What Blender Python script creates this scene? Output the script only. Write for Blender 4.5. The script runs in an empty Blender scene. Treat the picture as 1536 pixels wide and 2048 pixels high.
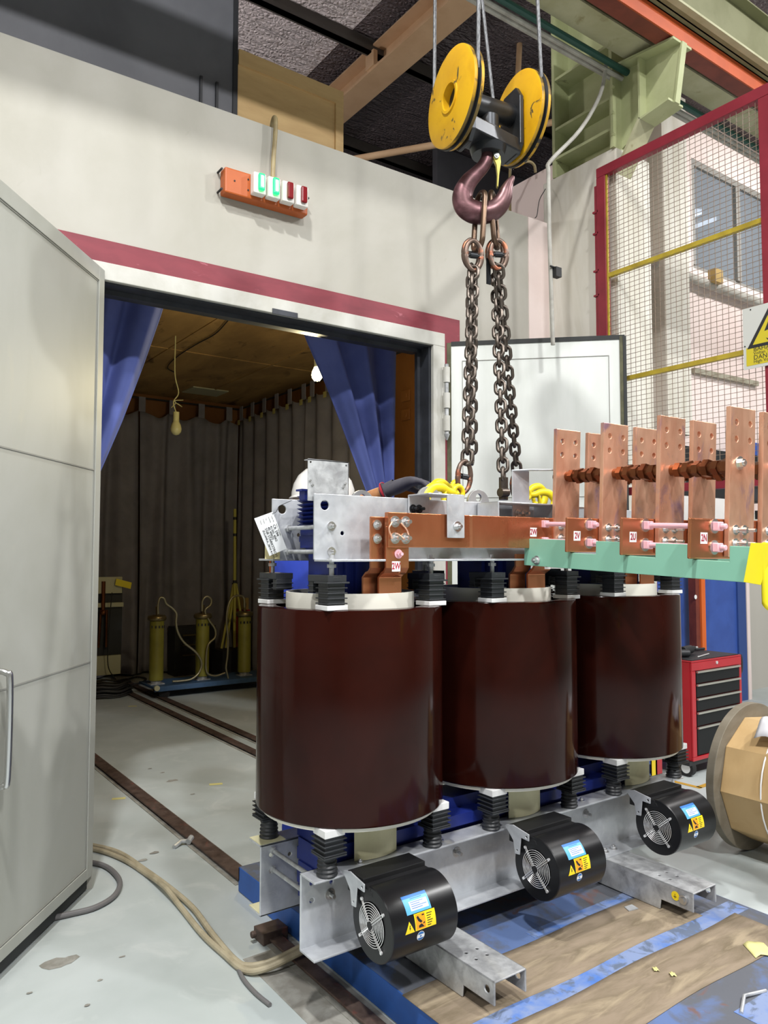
import bpy, bmesh, math, random
from math import sin, cos, pi, radians, atan2, sqrt
from mathutils import Vector, Matrix
random.seed(7)
C = bpy.context.scene.collection
V = Vector

# ---------------------------------------------------------------- camera model
F, PITCH, ROLL, YAW, HC = 1531.2, .05473, .0005, .62093, 1.6
FW = V((sin(YAW)*cos(PITCH), cos(YAW)*cos(PITCH), sin(PITCH)))
_r = V((cos(YAW), -sin(YAW), 0)); _u = _r.cross(FW)
RT = _r*cos(ROLL) + _u*sin(ROLL); UP = -_r*sin(ROLL) + _u*cos(ROLL)
EYE = V((0, 0, HC))

def ray(px, py):
    return FW + RT*((px-768)/F) - UP*((py-1024)/F)

def at(px, py, x=None, y=None, z=None, pl=None, d=None):
    """real-world point on a known plane that is seen at a photo position"""
    v = ray(px, py)
    if x is not None: t = x/v.x
    elif y is not None: t = y/v.y
    elif z is not None: t = (z-HC)/v.z
    elif pl is not None: t = (pl[0]-EYE).dot(pl[1])/v.dot(pl[1])
    else: t = d
    return EYE + v*t

# ---------------------------------------------------------------- materials
def lin(c):
    if isinstance(c, str):
        c = [int(c[i:i+2], 16)/255 for i in (1, 3, 5)]
    return tuple((v/12.92 if v <= .04045 else ((v+.055)/1.055)**2.4) for v in c) + (1,)

def mat(name, col, rough=.5, metal=0, col2=None, nscale=6, contrast=(.4, .65), stretch=None, bump=0, bscale=40,
        coat=0, spec=.5, rvar=0, emit=None, estr=0, col3=None, n3scale=20, c3=(.6, .7), coords='Object', sss=0, trans=0):
    m = bpy.data.materials.new(name); m.use_nodes = True
    nt = m.node_tree; N = nt.nodes; L = nt.links
    b = N['Principled BSDF']
    b.inputs['Roughness'].default_value = rough
    b.inputs['Metallic'].default_value = metal
    b.inputs['Coat Weight'].default_value = coat
    b.inputs['Coat Roughness'].default_value = .06
    b.inputs['Specular IOR Level'].default_value = spec
    b.inputs['Transmission Weight'].default_value = trans
    b.inputs['Base Color'].default_value = lin(col)
    if emit:
        b.inputs['Emission Color'].default_value = lin(emit); b.inputs['Emission Strength'].default_value = estr
    if col2 or bump or rvar or col3:
        tc = N.new('ShaderNodeTexCoord'); mp = N.new('ShaderNodeMapping')
        L.new(tc.outputs[coords], mp.inputs['Vector'])
        if stretch: mp.inputs['Scale'].default_value = stretch
        def noise(sc, det=6, dist=0):
            n = N.new('ShaderNodeTexNoise'); n.inputs['Scale'].default_value = sc; n.inputs['Detail'].default_value = det
            n.inputs['Roughness'].default_value = .6; n.inputs['Distortion'].default_value = dist
            L.new(mp.outputs[0], n.inputs['Vector']); return n
        cur = None
        if col2:
            n = noise(nscale, 7, .4); r = N.new('ShaderNodeMapRange')
            r.inputs['From Min'].default_value = contrast[0]; r.inputs['From Max'].default_value = contrast[1]
            L.new(n.outputs['Fac'], r.inputs['Value'])
            mx = N.new('ShaderNodeMix'); mx.data_type = 'RGBA'
            mx.inputs[6].default_value = lin(col); mx.inputs[7].default_value = lin(col2)
            L.new(r.outputs[0], mx.inputs[0]); cur = mx.outputs[2]
        if col3:
            n = noise(n3scale, 5, .8); r = N.new('ShaderNodeMapRange')
            r.inputs['From Min'].default_value = c3[0]; r.inputs['From Max'].default_value = c3[1]
            L.new(n.outputs['Fac'], r.inputs['Value'])
            mx = N.new('ShaderNodeMix'); mx.data_type = 'RGBA'
            if cur: L.new(cur, mx.inputs[6])
            else: mx.inputs[6].default_value = lin(col)
            mx.inputs[7].default_value = lin(col3)
            L.new(r.outputs[0], mx.inputs[0]); cur = mx.outputs[2]
        if cur: L.new(cur, b.inputs['Base Color'])
        if rvar:
            n = noise(nscale*1.7, 5); r = N.new('ShaderNodeMapRange')
            r.inputs['From Min'].default_value = .3; r.inputs['From Max'].default_value = .7
            r.inputs['To Min'].default_value = max(.02, rough-rvar); r.inputs['To Max'].default_value = min(1, rough+rvar)
            L.new(n.outputs['Fac'], r.inputs['Value']); L.new(r.outputs[0], b.inputs['Roughness'])
        if bump:
            n = noise(bscale, 4); bp = N.new('ShaderNodeBump'); bp.inputs['Strength'].default_value = bump
            bp.inputs['Distance'].default_value = .01
            L.new(n.outputs['Fac'], bp.inputs['Height']); L.new(bp.outputs[0], b.inputs['Normal'])
    return m

M = {}
def mk(k, *a, **kw): M[k] = mat(k, *a, **kw)
mk('wall_paint', '#b3b0a7', .75, col2='#a8a59a', nscale=1.3, bump=.05, bscale=30, col3='#a29e92', n3scale=5, c3=(.68, .8))
mk('pink_wall', '#e9d9d4', .8, col2='#dcc9c3', nscale=1.1)
mk('pier_paint', '#d6d3c9', .75, col2='#c3beaf', nscale=2, stretch=(2, 2, .4))
mk('red_band', '#84343f', .6, col2='#772d38', nscale=4, stretch=(1, 1, 3), col3='#a8606a', n3scale=9, c3=(.66, .75))
mk('frame_white', '#c6c5be', .55, col2='#b7b5ab', nscale=5)
mk('jamb_steel', '#3e4148', .5, .3, col2='#33353a', nscale=8)
mk('leaf_grey', '#acada6', .5, col2='#a2a39a', nscale=1.7, stretch=(1, 1, .5), col3='#b2b1a4', n3scale=4, c3=(.66, .82))
mk('leaf_white', '#dfe2de', .5, col2='#d3d7d1', nscale=2, stretch=(2, 2, .4))
mk('leaf_line', '#8c8c86', .6)
mk('seal_olive', '#5b5a40', .7, col2='#45442f', nscale=12)
mk('seal_dark', '#2a2c2c', .7)
mk('brushed', '#c9c9c9', .28, 1)
mk('floor_epoxy', '#b7bebd', .42, col2='#abb3b1', nscale=1.2, rvar=.1, col3='#c2c7c5', n3scale=3.5, c3=(.55, .75), bump=.02, bscale=60)
mk('rail_rust', '#5f4f47', .6, .3, col2='#43352f', nscale=14, rvar=.15, col3='#7a4a40', n3scale=9, c3=(.6, .7))
mk('dirt', '#7d7a72', .95, col2='#9d9c95', nscale=9)
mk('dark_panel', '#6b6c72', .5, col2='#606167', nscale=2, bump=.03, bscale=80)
mk('dark_panel_edge', '#2c2d31', .5)
mk('new_plywood', '#d2b27e', .7, col2='#c6a473', nscale=3, stretch=(1, 1, 5), col3='#7d5c36', n3scale=14, c3=(.74, .8))
mk('ply_ceiling', '#b8935a', .75, col2='#927244', nscale=2.2, stretch=(1, .4, 1), col3='#624827', n3scale=4, c3=(.58, .7))
mk('ply_wall', '#8a5a2c', .6, col2='#774a22', nscale=2, stretch=(1, 1, .6))
mk('curtain_dark', '#8a8890', .95, col2='#7c7a82', nscale=3)
mk('curtain_blue', '#5b68aa', .9, col2='#505d9e', nscale=3)
mk('curtain_tag', '#b9b06a', .8)
mk('beam_tan', '#d6b48f', .6, col2='#cba782', nscale=3)
mk('olive_steel', '#b0b58a', .6, col2='#a3a87c', nscale=4, col3='#5b5a3d', n3scale=7, c3=(.66, .76))
mk('olive_dark', '#7f7f5e', .65, col2='#747452', nscale=4)  # darker copy of the olive, paints in shade on the upper girder web
mk('olive_pale', '#b2b090', .65, col2='#a29f7c', nscale=4, col3='#8c8560', n3scale=8, c3=(.62, .74))
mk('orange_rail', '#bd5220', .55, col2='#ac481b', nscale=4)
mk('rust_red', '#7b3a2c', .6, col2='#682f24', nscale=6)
mk('conduit_grey', '#aeaca4', .55, col2='#95928a', nscale=8)
mk('conduit_yellow', '#a2926a', .5, col2='#8d7c58', nscale=10)
mk('green_pipe', '#1f4a42', .5)
mk('purlin', '#55504c', .6, .2)
mk('fence_red', '#8b2735', .45, col2='#7b202d', nscale=3, col3='#a04250', n3scale=12, c3=(.68, .76))
mk('fence_yellow', '#b7a033', .5, col2='#9c8628', nscale=8)
mk('wire', '#857465', .6)
mk('window_frame', '#8f8d88', .5)
mk('sign_white', '#c9cac4', .45)
mk('sign_yellow', '#cdbb2e', .45)
mk('sign_black', '#26262a', .5)
mk('white_cab', '#e2dfdc', .45)
mk('blue_panel', '#3b5aa8', .45, col2='#345099', nscale=3)
mk('blue_dark', '#2f4a86', .45)
mk('orange_post', '#d9682a', .5)
mk('galv', '#cfd2d6', .45, .55, col2='#b9bcc1', nscale=9, rvar=.1, col3='#d2d4d6', n3scale=22, c3=(.55, .75))
mk('galv_dull', '#c6c8c9', .5, .5, col2='#9a9b9d', nscale=16, rvar=.1, bump=.06, bscale=90)
mk('zinc', '#cfcfcf', .28, .95)
mk('coil_brown', '#2a0d08', .12, coat=0, spec=.18, col2='#220a06', nscale=3)
mk('coil_lip', '#6d5550', .3, coat=.3)
mk('coil_white', '#e9e6da', .35)
mk('cream', '#d9d4b0', .5, col2='#c9c49d', nscale=5)
mk('core_blue', '#1c2c7c', .4, col2='#18276e', nscale=4)
mk('black_plastic', '#2b2d30', .42)
mk('pad_white', '#dddddc', .5)
mk('fan_black', '#131315', .3, spec=.4)
mk('fan_dark', '#101012', .5)
mk('chrome', '#efefef', .2, .6)
mk('copper', '#c98560', .3, .85, col2='#b97550', nscale=3, stretch=(1, 1, .5), rvar=.08)
mk('copper_hot', '#ecb89a', .36, .7, col2='#db9f82', nscale=7, stretch=(1.5, 1.5, .6), rvar=.12, col3='#b08a98', n3scale=9, c3=(.56, .72))
mk('copper_brown', '#7d4d30', .38, .85, col2='#6b3f26', nscale=8, rvar=.1)
mk('green_board', '#84baa3', .4, col2='#7cb29a', nscale=2)
mk('pink', '#eab3bd', .45)
mk('label_white', '#efefee', .5)
mk('label_red', '#a5203a', .5)
mk('sticker_blue', '#5aa6dc', .4)
mk('sticker_deep', '#2a6db4', .4)
mk('sticker_yellow', '#f2d21e', .4)
mk('sticker_orange', '#ee9a1c', .4)
mk('ink', '#1c1c1e', .6)
mk('paper', '#eceff0', .7)
mk('post_it', '#e8dba6', .7)
mk('yellow_cloth', '#f3e21f', .55, col2='#eadb2a', nscale=5)
mk('hook_steel', '#5f4445', .36, .6, col2='#4b2f31', nscale=4, rvar=.08, col3='#7d565c', n3scale=5, c3=(.55, .75))
mk('dark_steel', '#3a3c3f', .38, .6, col2='#2f3134', nscale=6)
mk('sheave_yellow', '#e0ad18', .42, col2='#cf9a12', nscale=5, col3='#55492f', n3scale=11, c3=(.62, .65))
mk('sheave_rim', '#6e5a2c', .5, .2, col2='#c39420', nscale=6, contrast=(.45, .55), col3='#37322a', n3scale=11, c3=(.58, .64))
mk('rope', '#77787a', .5, .5, col2='#454648', nscale=200, stretch=(1, 1, .3))
mk('chain_steel', '#6a6159', .38, .8, col2='#4d453f', nscale=10, rvar=.1)
mk('link_rust', '#6b5a50', .42, .7, col2='#a0634a', nscale=14, contrast=(.52, .58))
mk('ring_brown', '#65503f', .35, .7, col2='#4c3b31', nscale=8)
mk('hook_yellow', '#ecd51c', .4, col2='#dcc316', nscale=8, col3='#3d3a22', n3scale=16, c3=(.68, .71))
mk('latch_yellow', '#b9ab4e', .4, .3)
mk('lug_grey', '#b0b2b2', .45, .7)
mk('pallet_blue', '#2f5fae', .55, col2='#2a549b', nscale=4)
mk('pallet_top', '#5a6f9a', .6, col2='#5a5d64', nscale=4, contrast=(.44, .56), col3='#6b5654', n3scale=6, c3=(.6, .68), rvar=.1)
mk('blue_clean', '#4a72b8', .5, col2='#7d8db0', nscale=7, contrast=(.35, .55), col3='#5f6b80', n3scale=12, c3=(.52, .6))
mk('board_wood', '#897a67', .8, col2='#70634f', nscale=7, contrast=(.4, .62), stretch=(.5, 2.2, 1), col3='#9b8c74', n3scale=6, c3=(.5, .66), bump=.15, bscale=40)
mk('cardboard', '#c2a374', .75, col2='#b59565', nscale=3)
mk('reel_wood', '#7f7768', .8, col2='#736a5a', nscale=5, stretch=(1, 1, 3), col3='#4a5f86', n3scale=7, c3=(.72, .76))
mk('rag', '#e3e2e6', .85)
mk('cab_red', '#b0202b', .35, coat=.2)
mk('drawer_black', '#111214', .45, spec=.3)
mk('alu', '#c9c5bb', .35, .8)
mk('tyre', '#1e1e1f', .7)
mk('tool_black', '#26272a', .5)
mk('olive_column', '#8f8b3a', .35, col2='#7f7b30', nscale=5)
mk('bronze', '#8d7f5a', .3, .8)
mk('hose', '#a29c80', .38, .7)
mk('trolley_blue', '#3f5f86', .5, col2='#34506f', nscale=5)
mk('pole_yellow', '#b5ad4a', .5)
mk('tag_yellow', '#e6d41e', .5)
mk('tape_yellow', '#d7d08c', .7)
mk('floor_line', '#b98f35', .7)
mk('cable_beige', '#a99f86', .55, col2='#948a72', nscale=12)
mk('cable_grey', '#6d6b6b', .55)
mk('cable_dark', '#232324', .6)
mk('bulb_glass', '#d9d6a0', .2, coat=.5)
mk('lamp_socket', '#d7d39a', .5)
mk('bulb_lit', '#fff6c8', .5, emit='#fff0b8', estr=9)
mk('green_lamp', '#0f7a3a', .3, emit='#18ff70', estr=2.2)
mk('green_core', '#e8fff0', .3, emit='#9effc8', estr=4)
mk('red_lamp', '#7a0a14', .15, coat=.6)
mk('switch_white', '#e4e2dc', .4)
mk('panel_orange', '#b4581f', .45, col2='#a8501b', nscale=5)
mk('skin', '#b27c50', .55, col2='#a67048', nscale=12)
mk('glove', '#4d4b52', .8, col2='#403e45', nscale=10)
mk('glove_coat', '#2c2c2f', .5)
mk('cuff_red', '#a32232', .7)
mk('coverall', '#1c369c', .8, col2='#182e88', nscale=6)
mk('helmet', '#ece9e4', .25, coat=.3)
mk('hair', '#1a1614', .8)
mk('boot', '#2a2622', .6)
mk('box_card', '#a98d55', .8)
mk('dark_gear', '#222325', .55)
mk('plate_pale', '#b9b89a', .5)
mk('cable_tray', '#a39f8e', .7, col2='#8a8370', nscale=10)
mk('tube_light', '#ffffff', .4, emit='#f4f8ff', estr=4)
mk('concrete', '#bdb9b0', .8)

def mat_foil():
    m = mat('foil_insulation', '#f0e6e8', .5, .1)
    nt = m.node_tree; N = nt.nodes; L = nt.links; b = N['Principled BSDF']
    tc = N.new('ShaderNodeTexCoord')
    vo = N.new('ShaderNodeTexVoronoi'); vo.inputs['Scale'].default_value = 22; vo.feature = 'DISTANCE_TO_EDGE'
    wv = N.new('ShaderNodeTexNoise'); wv.inputs['Scale'].default_value = 5; wv.inputs['Distortion'].default_value = 2.5
    mp = N.new('ShaderNodeMapping'); mp.inputs['Scale'].default_value = (.5, 2, 1)
    L.new(tc.outputs['Object'], vo.inputs['Vector']); L.new(tc.outputs['Object'], mp.inputs['Vector']); L.new(mp.outputs[0], wv.inputs['Vector'])
    ad = N.new('ShaderNodeMath'); ad.operation = 'ADD'
    mu = N.new('ShaderNodeMath'); mu.operation = 'MULTIPLY'; mu.inputs[1].default_value = 2.2
    L.new(wv.outputs['Fac'], mu.inputs[0]); L.new(mu.outputs[0], ad.inputs[0]); L.new(vo.outputs['Distance'], ad.inputs[1])
    bp = N.new('ShaderNodeBump'); bp.inputs['Strength'].default_value = .8; bp.inputs['Distance'].default_value = .06
    L.new(ad.outputs[0], bp.inputs['Height']); L.new(bp.outputs[0], b.inputs['Normal'])
    return m
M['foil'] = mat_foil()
M['foil_dusty'] = mat_foil(); M['foil_dusty'].name = 'foil_dusty'; M['foil_dusty'].node_tree.nodes['Principled BSDF'].inputs['Base Color'].default_value = lin('#6a6063')  # darker copy of the foil, shade painted in for the dim roof bays

def mat_glass():
    m = bpy.data.materials.new('window_glass'); m.use_nodes = True
    b = m.node_tree.nodes['Principled BSDF']
    b.inputs['Base Color'].default_value = lin('#a9b2bb'); b.inputs['Roughness'].default_value = .05
    b.inputs['Transmission Weight'].default_value = .55; b.inputs['IOR'].default_value = 1.3
    return m
M['glass'] = mat_glass()

# ---------------------------------------------------------------- mesh helpers
class B:
    """collects shapes into one bmesh (world coordinates)"""
    def __init__(s): s.bm = bmesh.new()
    def _new(s, vs): return [s.bm.verts.new(v) for v in vs]
    def face(s, vs):
        try: return s.bm.faces.new(vs)
        except ValueError: return None
    def poly(s, pts):
        s.face(s._new(pts)); return s
    def frame_box(s, o, ax, ay, az):
        """box from corner o along three edge vectors"""
        o, ax, ay, az = V(o), V(ax), V(ay), V(az)
        if ax.cross(ay).dot(az) < 0: o = o+ax; ax = -ax
        v = s._new([o, o+ax, o+ax+ay, o+ay, o+az, o+ax+az, o+ax+ay+az, o+ay+az])
        for f in ((3, 2, 1, 0), (4, 5, 6, 7), (0, 1, 5, 4), (1, 2, 6, 5), (2, 3, 7, 6), (3, 0, 4, 7)):
            s.face([v[i] for i in f])
        return s
    def box(s, x0, x1, y0, y1, z0, z1):
        return s.frame_box((x0, y0, z0), (x1-x0, 0, 0), (0, y1-y0, 0), (0, 0, z1-z0))
    def ring_pts(s, c, a, b, r, n, ph=0):
        return [c + a*(r*cos(2*pi*i/n+ph)) + b*(r*sin(2*pi*i/n+ph)) for i in range(n)]
    def basis(s, d):
        d = V(d).normalized(); h = V((0, 0, 1)) if abs(d.z) < .9 else V((1, 0, 0))
        a = h.cross(d).normalized(); return a, d.cross(a)
    def cyl(s, p0, p1, r0, r1=None, n=24, cap=True, ph=0):
        p0, p1 = V(p0), V(p1); r1 = r0 if r1 is None else r1
        a, b = s.basis(p1-p0)
        A = s._new(s.ring_pts(p0, a, b, r0, n, ph)); Bv = s._new(s.ring_pts(p1, a, b, r1, n, ph))
        for i in range(n): s.face([A[i], A[(i+1) % n], Bv[(i+1) % n], Bv[i]])
        if cap:
            s.face(A[::-1]); s.face(Bv)
        return s
    def lathe(s, o, d, prof, n=32, close=False):
        """profile [(radius, along)] spun round axis d through o"""
        o = V(o); d = V(d).normalized(); a, b = s.basis(d)
        rings = []
        for r, h in prof:
            if r < 1e-6: rings.append(s._new([o+d*h]))
            else: rings.append(s._new(s.ring_pts(o+d*h, a, b, r, n)))
        pr = list(zip(rings, rings[1:]))
        if close: pr.append((rings[-1], rings[0]))
        for A, Bv in pr:
            for i in range(n):
                j = (i+1) % n
                if len(A) == 1 and len(Bv) == 1: break
                if len(A) == 1: s.face([A[0], Bv[j], Bv[i]])
                elif len(Bv) == 1: s.face([A[i], A[j], Bv[0]])
                else: s.face([A[i], A[j], Bv[j], Bv[i]])
        return s
    def tube(s, pts, r, n=10, cap=True, closed=False, flat=None):
        pts = [V(p) for p in pts]; m = len(pts)
        rr = r if isinstance(r, (list, tuple)) else [r]*m
        T = []
        for i in range(m):
            if closed: t = pts[(i+1) % m]-pts[i-1]
            else: t = pts[min(i+1, m-1)]-pts[max(i-1, 0)]
            T.append(t.normalized())
        a, b = s.basis(T[0]); rings = []
        for i in range(m):
            if i:
                a = (a - T[i]*a.dot(T[i])).normalized(); b = T[i].cross(a)
            if flat:
                fa = (V(flat[0]) - T[i]*V(flat[0]).dot(T[i])).normalized(); fb = T[i].cross(fa)
                rings.append(s._new([pts[i]+fa*(rr[i]*flat[1]*cos(2*pi*k/n))+fb*(rr[i]*sin(2*pi*k/n)) for k in range(n)]))
            else: rings.append(s._new(s.ring_pts(pts[i], a, b, rr[i], n)))
        for i in range(m if closed else m-1):
            A, Bv = rings[i], rings[(i+1) % m]
            off = 0
            if closed and i == m-1:
                off = min(range(n), key=lambda k: (A[0].co-Bv[k].co).length)
            for k in range(n): s.face([A[k], A[(k+1) % n], Bv[(k+1+off) % n], Bv[(k+off) % n]])
        if cap and not closed:
            s.face(rings[0][::-1]); s.face(rings[-1])
        return s
    def prism(s, pts, ext):
        """polygon pts (3D, planar) extruded by vector ext"""
        ext = V(ext); pts = [V(p) for p in pts]
        nrm = V((0, 0, 0))
        for i in range(len(pts)): nrm += pts[i].cross(pts[(i+1) % len(pts)])
        if nrm.dot(ext) > 0: pts = pts[::-1]
        A = s._new(pts); Bv = s._new([p+ext for p in pts]); n = len(pts)
        s.face(A); s.face(Bv[::-1])
        for i in range(n): s.face([A[(i+1) % n], A[i], Bv[i], Bv[(i+1) % n]])
        return s
    def holed(s, outer, holes, ext, seg=14):
        """planar outline with round holes [(centre, radius)], extruded by ext"""
        ext = V(ext); bm = s.bm; loops = [[V(p) for p in outer]]
        n = (loops[0][1]-loops[0][0]).cross(loops[0][2]-loops[0][1]).normalized()
        a, b = s.basis(n)
        for c, r in holes: loops.append([V(c)+a*(r*cos(2*pi*i/seg))+b*(r*sin(2*pi*i/seg)) for i in range(seg)])
        E = []; tops = []
        for lp in loops:
            vs = s._new(lp); tops.append(vs)
            for i in range(len(vs)): E.append(bm.edges.new((vs[i], vs[(i+1) % len(vs)])))
        res = bmesh.ops.triangle_fill(bm, use_beauty=True, use_dissolve=False, edges=E)
        fs = [g for g in res['geom'] if isinstance(g, bmesh.types.BMFace)]
        mp = {}
        for lp in tops:
            for v in lp: mp[v] = bm.verts.new(v.co+ext)
        for f in fs: s.face([mp[v] for v in f.verts][::-1])
        for lp in tops:
            for i in range(len(lp)):
                u, w = lp[i], lp[(i+1) % len(lp)]; s.face([u, w, mp[w], mp[u]])
        bmesh.ops.recalc_face_normals(bm, faces=bm.faces)
        return s
    def grid(s, fn, nu, nv, thick=None):
        vs = [[s.bm.verts.new(fn(i/nu, j/nv)) for j in range(nv+1)] for i in range(nu+1)]
        for i in range(nu):
            for j in range(nv): s.face([vs[i][j], vs[i+1][j], vs[i+1][j+1], vs[i][j+1]])
        return s
    def sphere(s, c, r, n=20, sc=(1, 1, 1)):
        mtx = Matrix.Translation(V(c)) @ Matrix.Diagonal(V((*sc, 1)))
        bmesh.ops.create_uvsphere(s.bm, u_segments=n, v_segments=n//2+2, radius=r, matrix=mtx); return s
    def text(s, txt, mtx, size, ext=.0004, align='CENTER', bold=0):
        cu = bpy.data.curves.new('t', 'FONT'); cu.body = txt; cu.size = size; cu.extrude = ext; cu.offset = bold*size
        cu.align_x = align; cu.align_y = 'CENTER'; cu.resolution_u = 2
        o = bpy.data.objects.new('t', cu); C.objects.link(o)
        dg = bpy.context.evaluated_depsgraph_get()
        me = bpy.data.meshes.new_from_object(o.evaluated_get(dg))
        me.transform(mtx); s.bm.from_mesh(me)
        bpy.data.objects.remove(o); bpy.data.curves.remove(cu); bpy.data.meshes.remove(me)
        return s

def wloc(o):
    l = V((0, 0, 0))
    while o: l = l+o.location; o = o.parent
    return l

def obj(name, b, m, parent=None, label=None, cat=None, group=None, kind=None, bev=0, loc=None, smooth=True, bseg=2, angle=35, solid=0, subd=0):
    """link ONE mesh object; vertices given in world coordinates"""
    me = bpy.data.meshes.new(name)
    if solid == 0 or True: bmesh.ops.recalc_face_normals(b.bm, faces=b.bm.faces) if getattr(b, 'fix', False) else None
    b.bm.to_mesh(me); b.bm.free()
    if parent is not None: base = wloc(parent)
    elif loc is not None: base = V(loc)
    elif kind == 'structure': base = V((0, 0, 0))
    else:
        xs = [v.co for v in me.vertices]
        base = V(((min(v.x for v in xs)+max(v.x for v in xs))/2, (min(v.y for v in xs)+max(v.y for v in xs))/2, min(v.z for v in xs)))
    me.transform(Matrix.Translation(-base))
    o = bpy.data.objects.new(name, me); C.objects.link(o)
    if parent is not None: o.parent = parent
    else: o.location = base
    mm = m if isinstance(m, list) else [m]
    for k in mm: me.materials.append(M[k])
    if smooth:
        me.polygons.foreach_set('use_smooth', [True]*len(me.polygons))
        me.set_sharp_from_angle(angle=radians(angle))
    if solid:
        md = o.modifiers.new('s', 'SOLIDIFY'); md.thickness = solid; md.offset = 0
    if bev:
        md = o.modifiers.new('b', 'BEVEL'); md.width = bev; md.segments = bseg; md.limit_method = 'ANGLE'; md.angle_limit = radians(40)
    if subd:
        md = o.modifiers.new('u', 'SUBSURF'); md.levels = subd; md.render_levels = subd
    tag(o, label, cat, group, kind)
    return o

def tag(o, label=None, cat=None, group=None, kind=None):
    if label: o['label'] = label
    if cat: o['category'] = cat
    if group: o['group'] = group
    if kind: o['kind'] = kind
    return o

def thing(name, label, cat, loc=(0, 0, 0), group=None, kind=None):
    o = bpy.data.objects.new(name, None); C.objects.link(o); o.location = loc; o.empty_display_size = .1
    return tag(o, label, cat, group, kind)

def struct(name, b, m, parent=None, **k): return obj(name, b, m, parent, kind='structure' if parent is None else None, **k)

def dup(src, parent=None, loc=None, mtx=None, name=None):
    c = src.copy(); C.objects.link(c)
    if name: c.name = name
    if parent is not None: c.parent = parent
    if mtx is not None:
        c.matrix_local = mtx
    elif loc is not None: c.location = loc
    for ch in list(src.children): dup(ch, c)
    return c

def arc(c, a, b, r, t0, t1, n):
    c, a, b = V(c), V(a), V(b)
    return [c+a*(r*cos(t0+(t1-t0)*i/n))+b*(r*sin(t0+(t1-t0)*i/n)) for i in range(n+1)]

def smooth_path(pts, n=8):
    pts = [V(p) for p in pts]; out = []
    P = [pts[0]*2-pts[1]]+pts+[pts[-1]*2-pts[-2]]
    for i in range(1, len(P)-2):
        for k in range(n):
            t = k/n
            out.append(.5*((2*P[i])+(P[i+1]-P[i-1])*t+(2*P[i-1]-5*P[i]+4*P[i+1]-P[i+2])*t*t+(3*P[i]-P[i-1]-3*P[i+1]+P[i+2])*t**3))
    out.append(pts[-1]); return out

X, Y, Z = V((1, 0, 0)), V((0, 1, 0)), V((0, 0, 1))
# ================================================================ SETTING
WD, WN, WB = V((.99988, -.01528, 0)), V((.01528, .99988, 0)), V((0, 3.884, 0))
def W(s, d, z): return WB + WD*s + WN*d + Z*z
def wbox(b, s0, s1, d0, d1, z0, z1): return b.frame_box(W(s0, d0, z0), WD*(s1-s0), WN*(d1-d0), Z*(z1-z0))

# floor
b = B(); b.box(-12, 16, -12, 14, -.1, 0); struct('floor', b, 'floor_epoxy', smooth=False)

# chamber front wall with the opening
b = B()
wbox(b, -6, 1.05, 0, .2, 0, 4.05); wbox(b, 3.2, 4.75, 0, .2, 0, 4.05); wbox(b, 1.05, 3.2, 0, .2, 2.98, 4.05)
struct('wall_front', b, 'wall_paint', smooth=False)
# white door frame and the red band round it
b = B()
wbox(b, .9, 3.232, -.01, .02, 2.965, 3.055); wbox(b, 3.135, 3.232, -.01, .02, 0, 2.965)
struct('trim_1', b, 'frame_white', smooth=False, bev=.004)
b = B()
wbox(b, -.1, 3.362, -.006, .01, 3.055, 3.168); wbox(b, 3.232, 3.362, -.006, .01, 0, 3.055)
struct('trim_2', b, 'red_band', smooth=False)
b = B(); wbox(b, 4.02, 4.24, -.006, .0, 0, 4.05); struct('trim_7', b, 'pink_wall', smooth=False)
# dark steel jambs: soffit, stop, right jamb
b = B()
wbox(b, 1.0, 3.15, .021, .24, 2.955, 2.975); wbox(b, 1.05, 3.15, .1, .13, 2.93, 2.955)
wbox(b, 3.118, 3.15, .021, .13, 0, 2.955); wbox(b, 3.085, 3.118, .1, .13, 0, 2.955)
struct('trim_3', b, 'jamb_steel', smooth=False)
b = B(); wbox(b, 1.97, 2.13, -.017, -.011, 2.96, 2.99)
struct('trim_4', b, 'jamb_steel', smooth=False)

# chamber shell
b = B()
b.box(4.95, 5.05, 4.1, 10.5, 0, 3.9); struct('wall_right', b, 'ply_wall', smooth=False)
b = B(); b.box(-1.6, -1.5, 4.1, 10.5, 0, 3.9); struct('wall_left', b, 'ply_wall', smooth=False)
b = B(); b.box(-1.6, 5.05, 10.45, 10.55, 0, 3.9); struct('wall_back', b, 'ply_wall', smooth=False)
b = B(); b.box(-1.6, 5.05, 4.0, 10.55, 3.8, 3.88)
for xx in (.4, 1.62, 2.84, 4.06): b.box(xx-.012, xx+.012, 4.1, 10.45, 3.79, 3.8)
for yy in (5.5, 7.94): b.box(-1.5, 4.95, yy-.01, yy+.01, 3.792, 3.8)
struct('ceiling_chamber', b, 'ply_ceiling', smooth=False)
b = B()
b.box(3.2, 4.1, 10.0, 10.02, 3.7, 3.7); b.bm.clear()
b.box(3.75, 4.25, 9.55, 9.95, 3.785, 3.8)
obj('ceiling_vent', b, 'plate_pale', label='small pale vent plate in the wooden ceiling near the back corner', cat='vent')

b = B(); b.box(-6, 5.05, 4.05, 10.55, 3.9, 4.0); struct('ceiling_slab', b, 'wall_paint', smooth=False)  # unseen pale roof top, added to bounce light onto the foil
# wall of the hall beyond the fence, concrete pier, back walls
b = B()
b.box(6.25, 16, 5.2, 5.4, 0, 5.05); b.box(6.25, 8.31, 5.2, 5.4, 5.05, 7.2); b.box(8.31, 16, 5.2, 5.4, 6.42, 7.2)
struct('wall_hall', b, 'pink_wall', smooth=False)
b = B(); b.box(4.225, 4.60, 3.2, 3.86, 0, 4.37); struct('wall_pier', b, 'pier_paint', smooth=False, bev=.01)
b = B(); b.box(7.42, 7.9, 5.0, 5.2, 2.95, 6.9); struct('trim_5', b, 'pier_paint', smooth=False)
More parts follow.
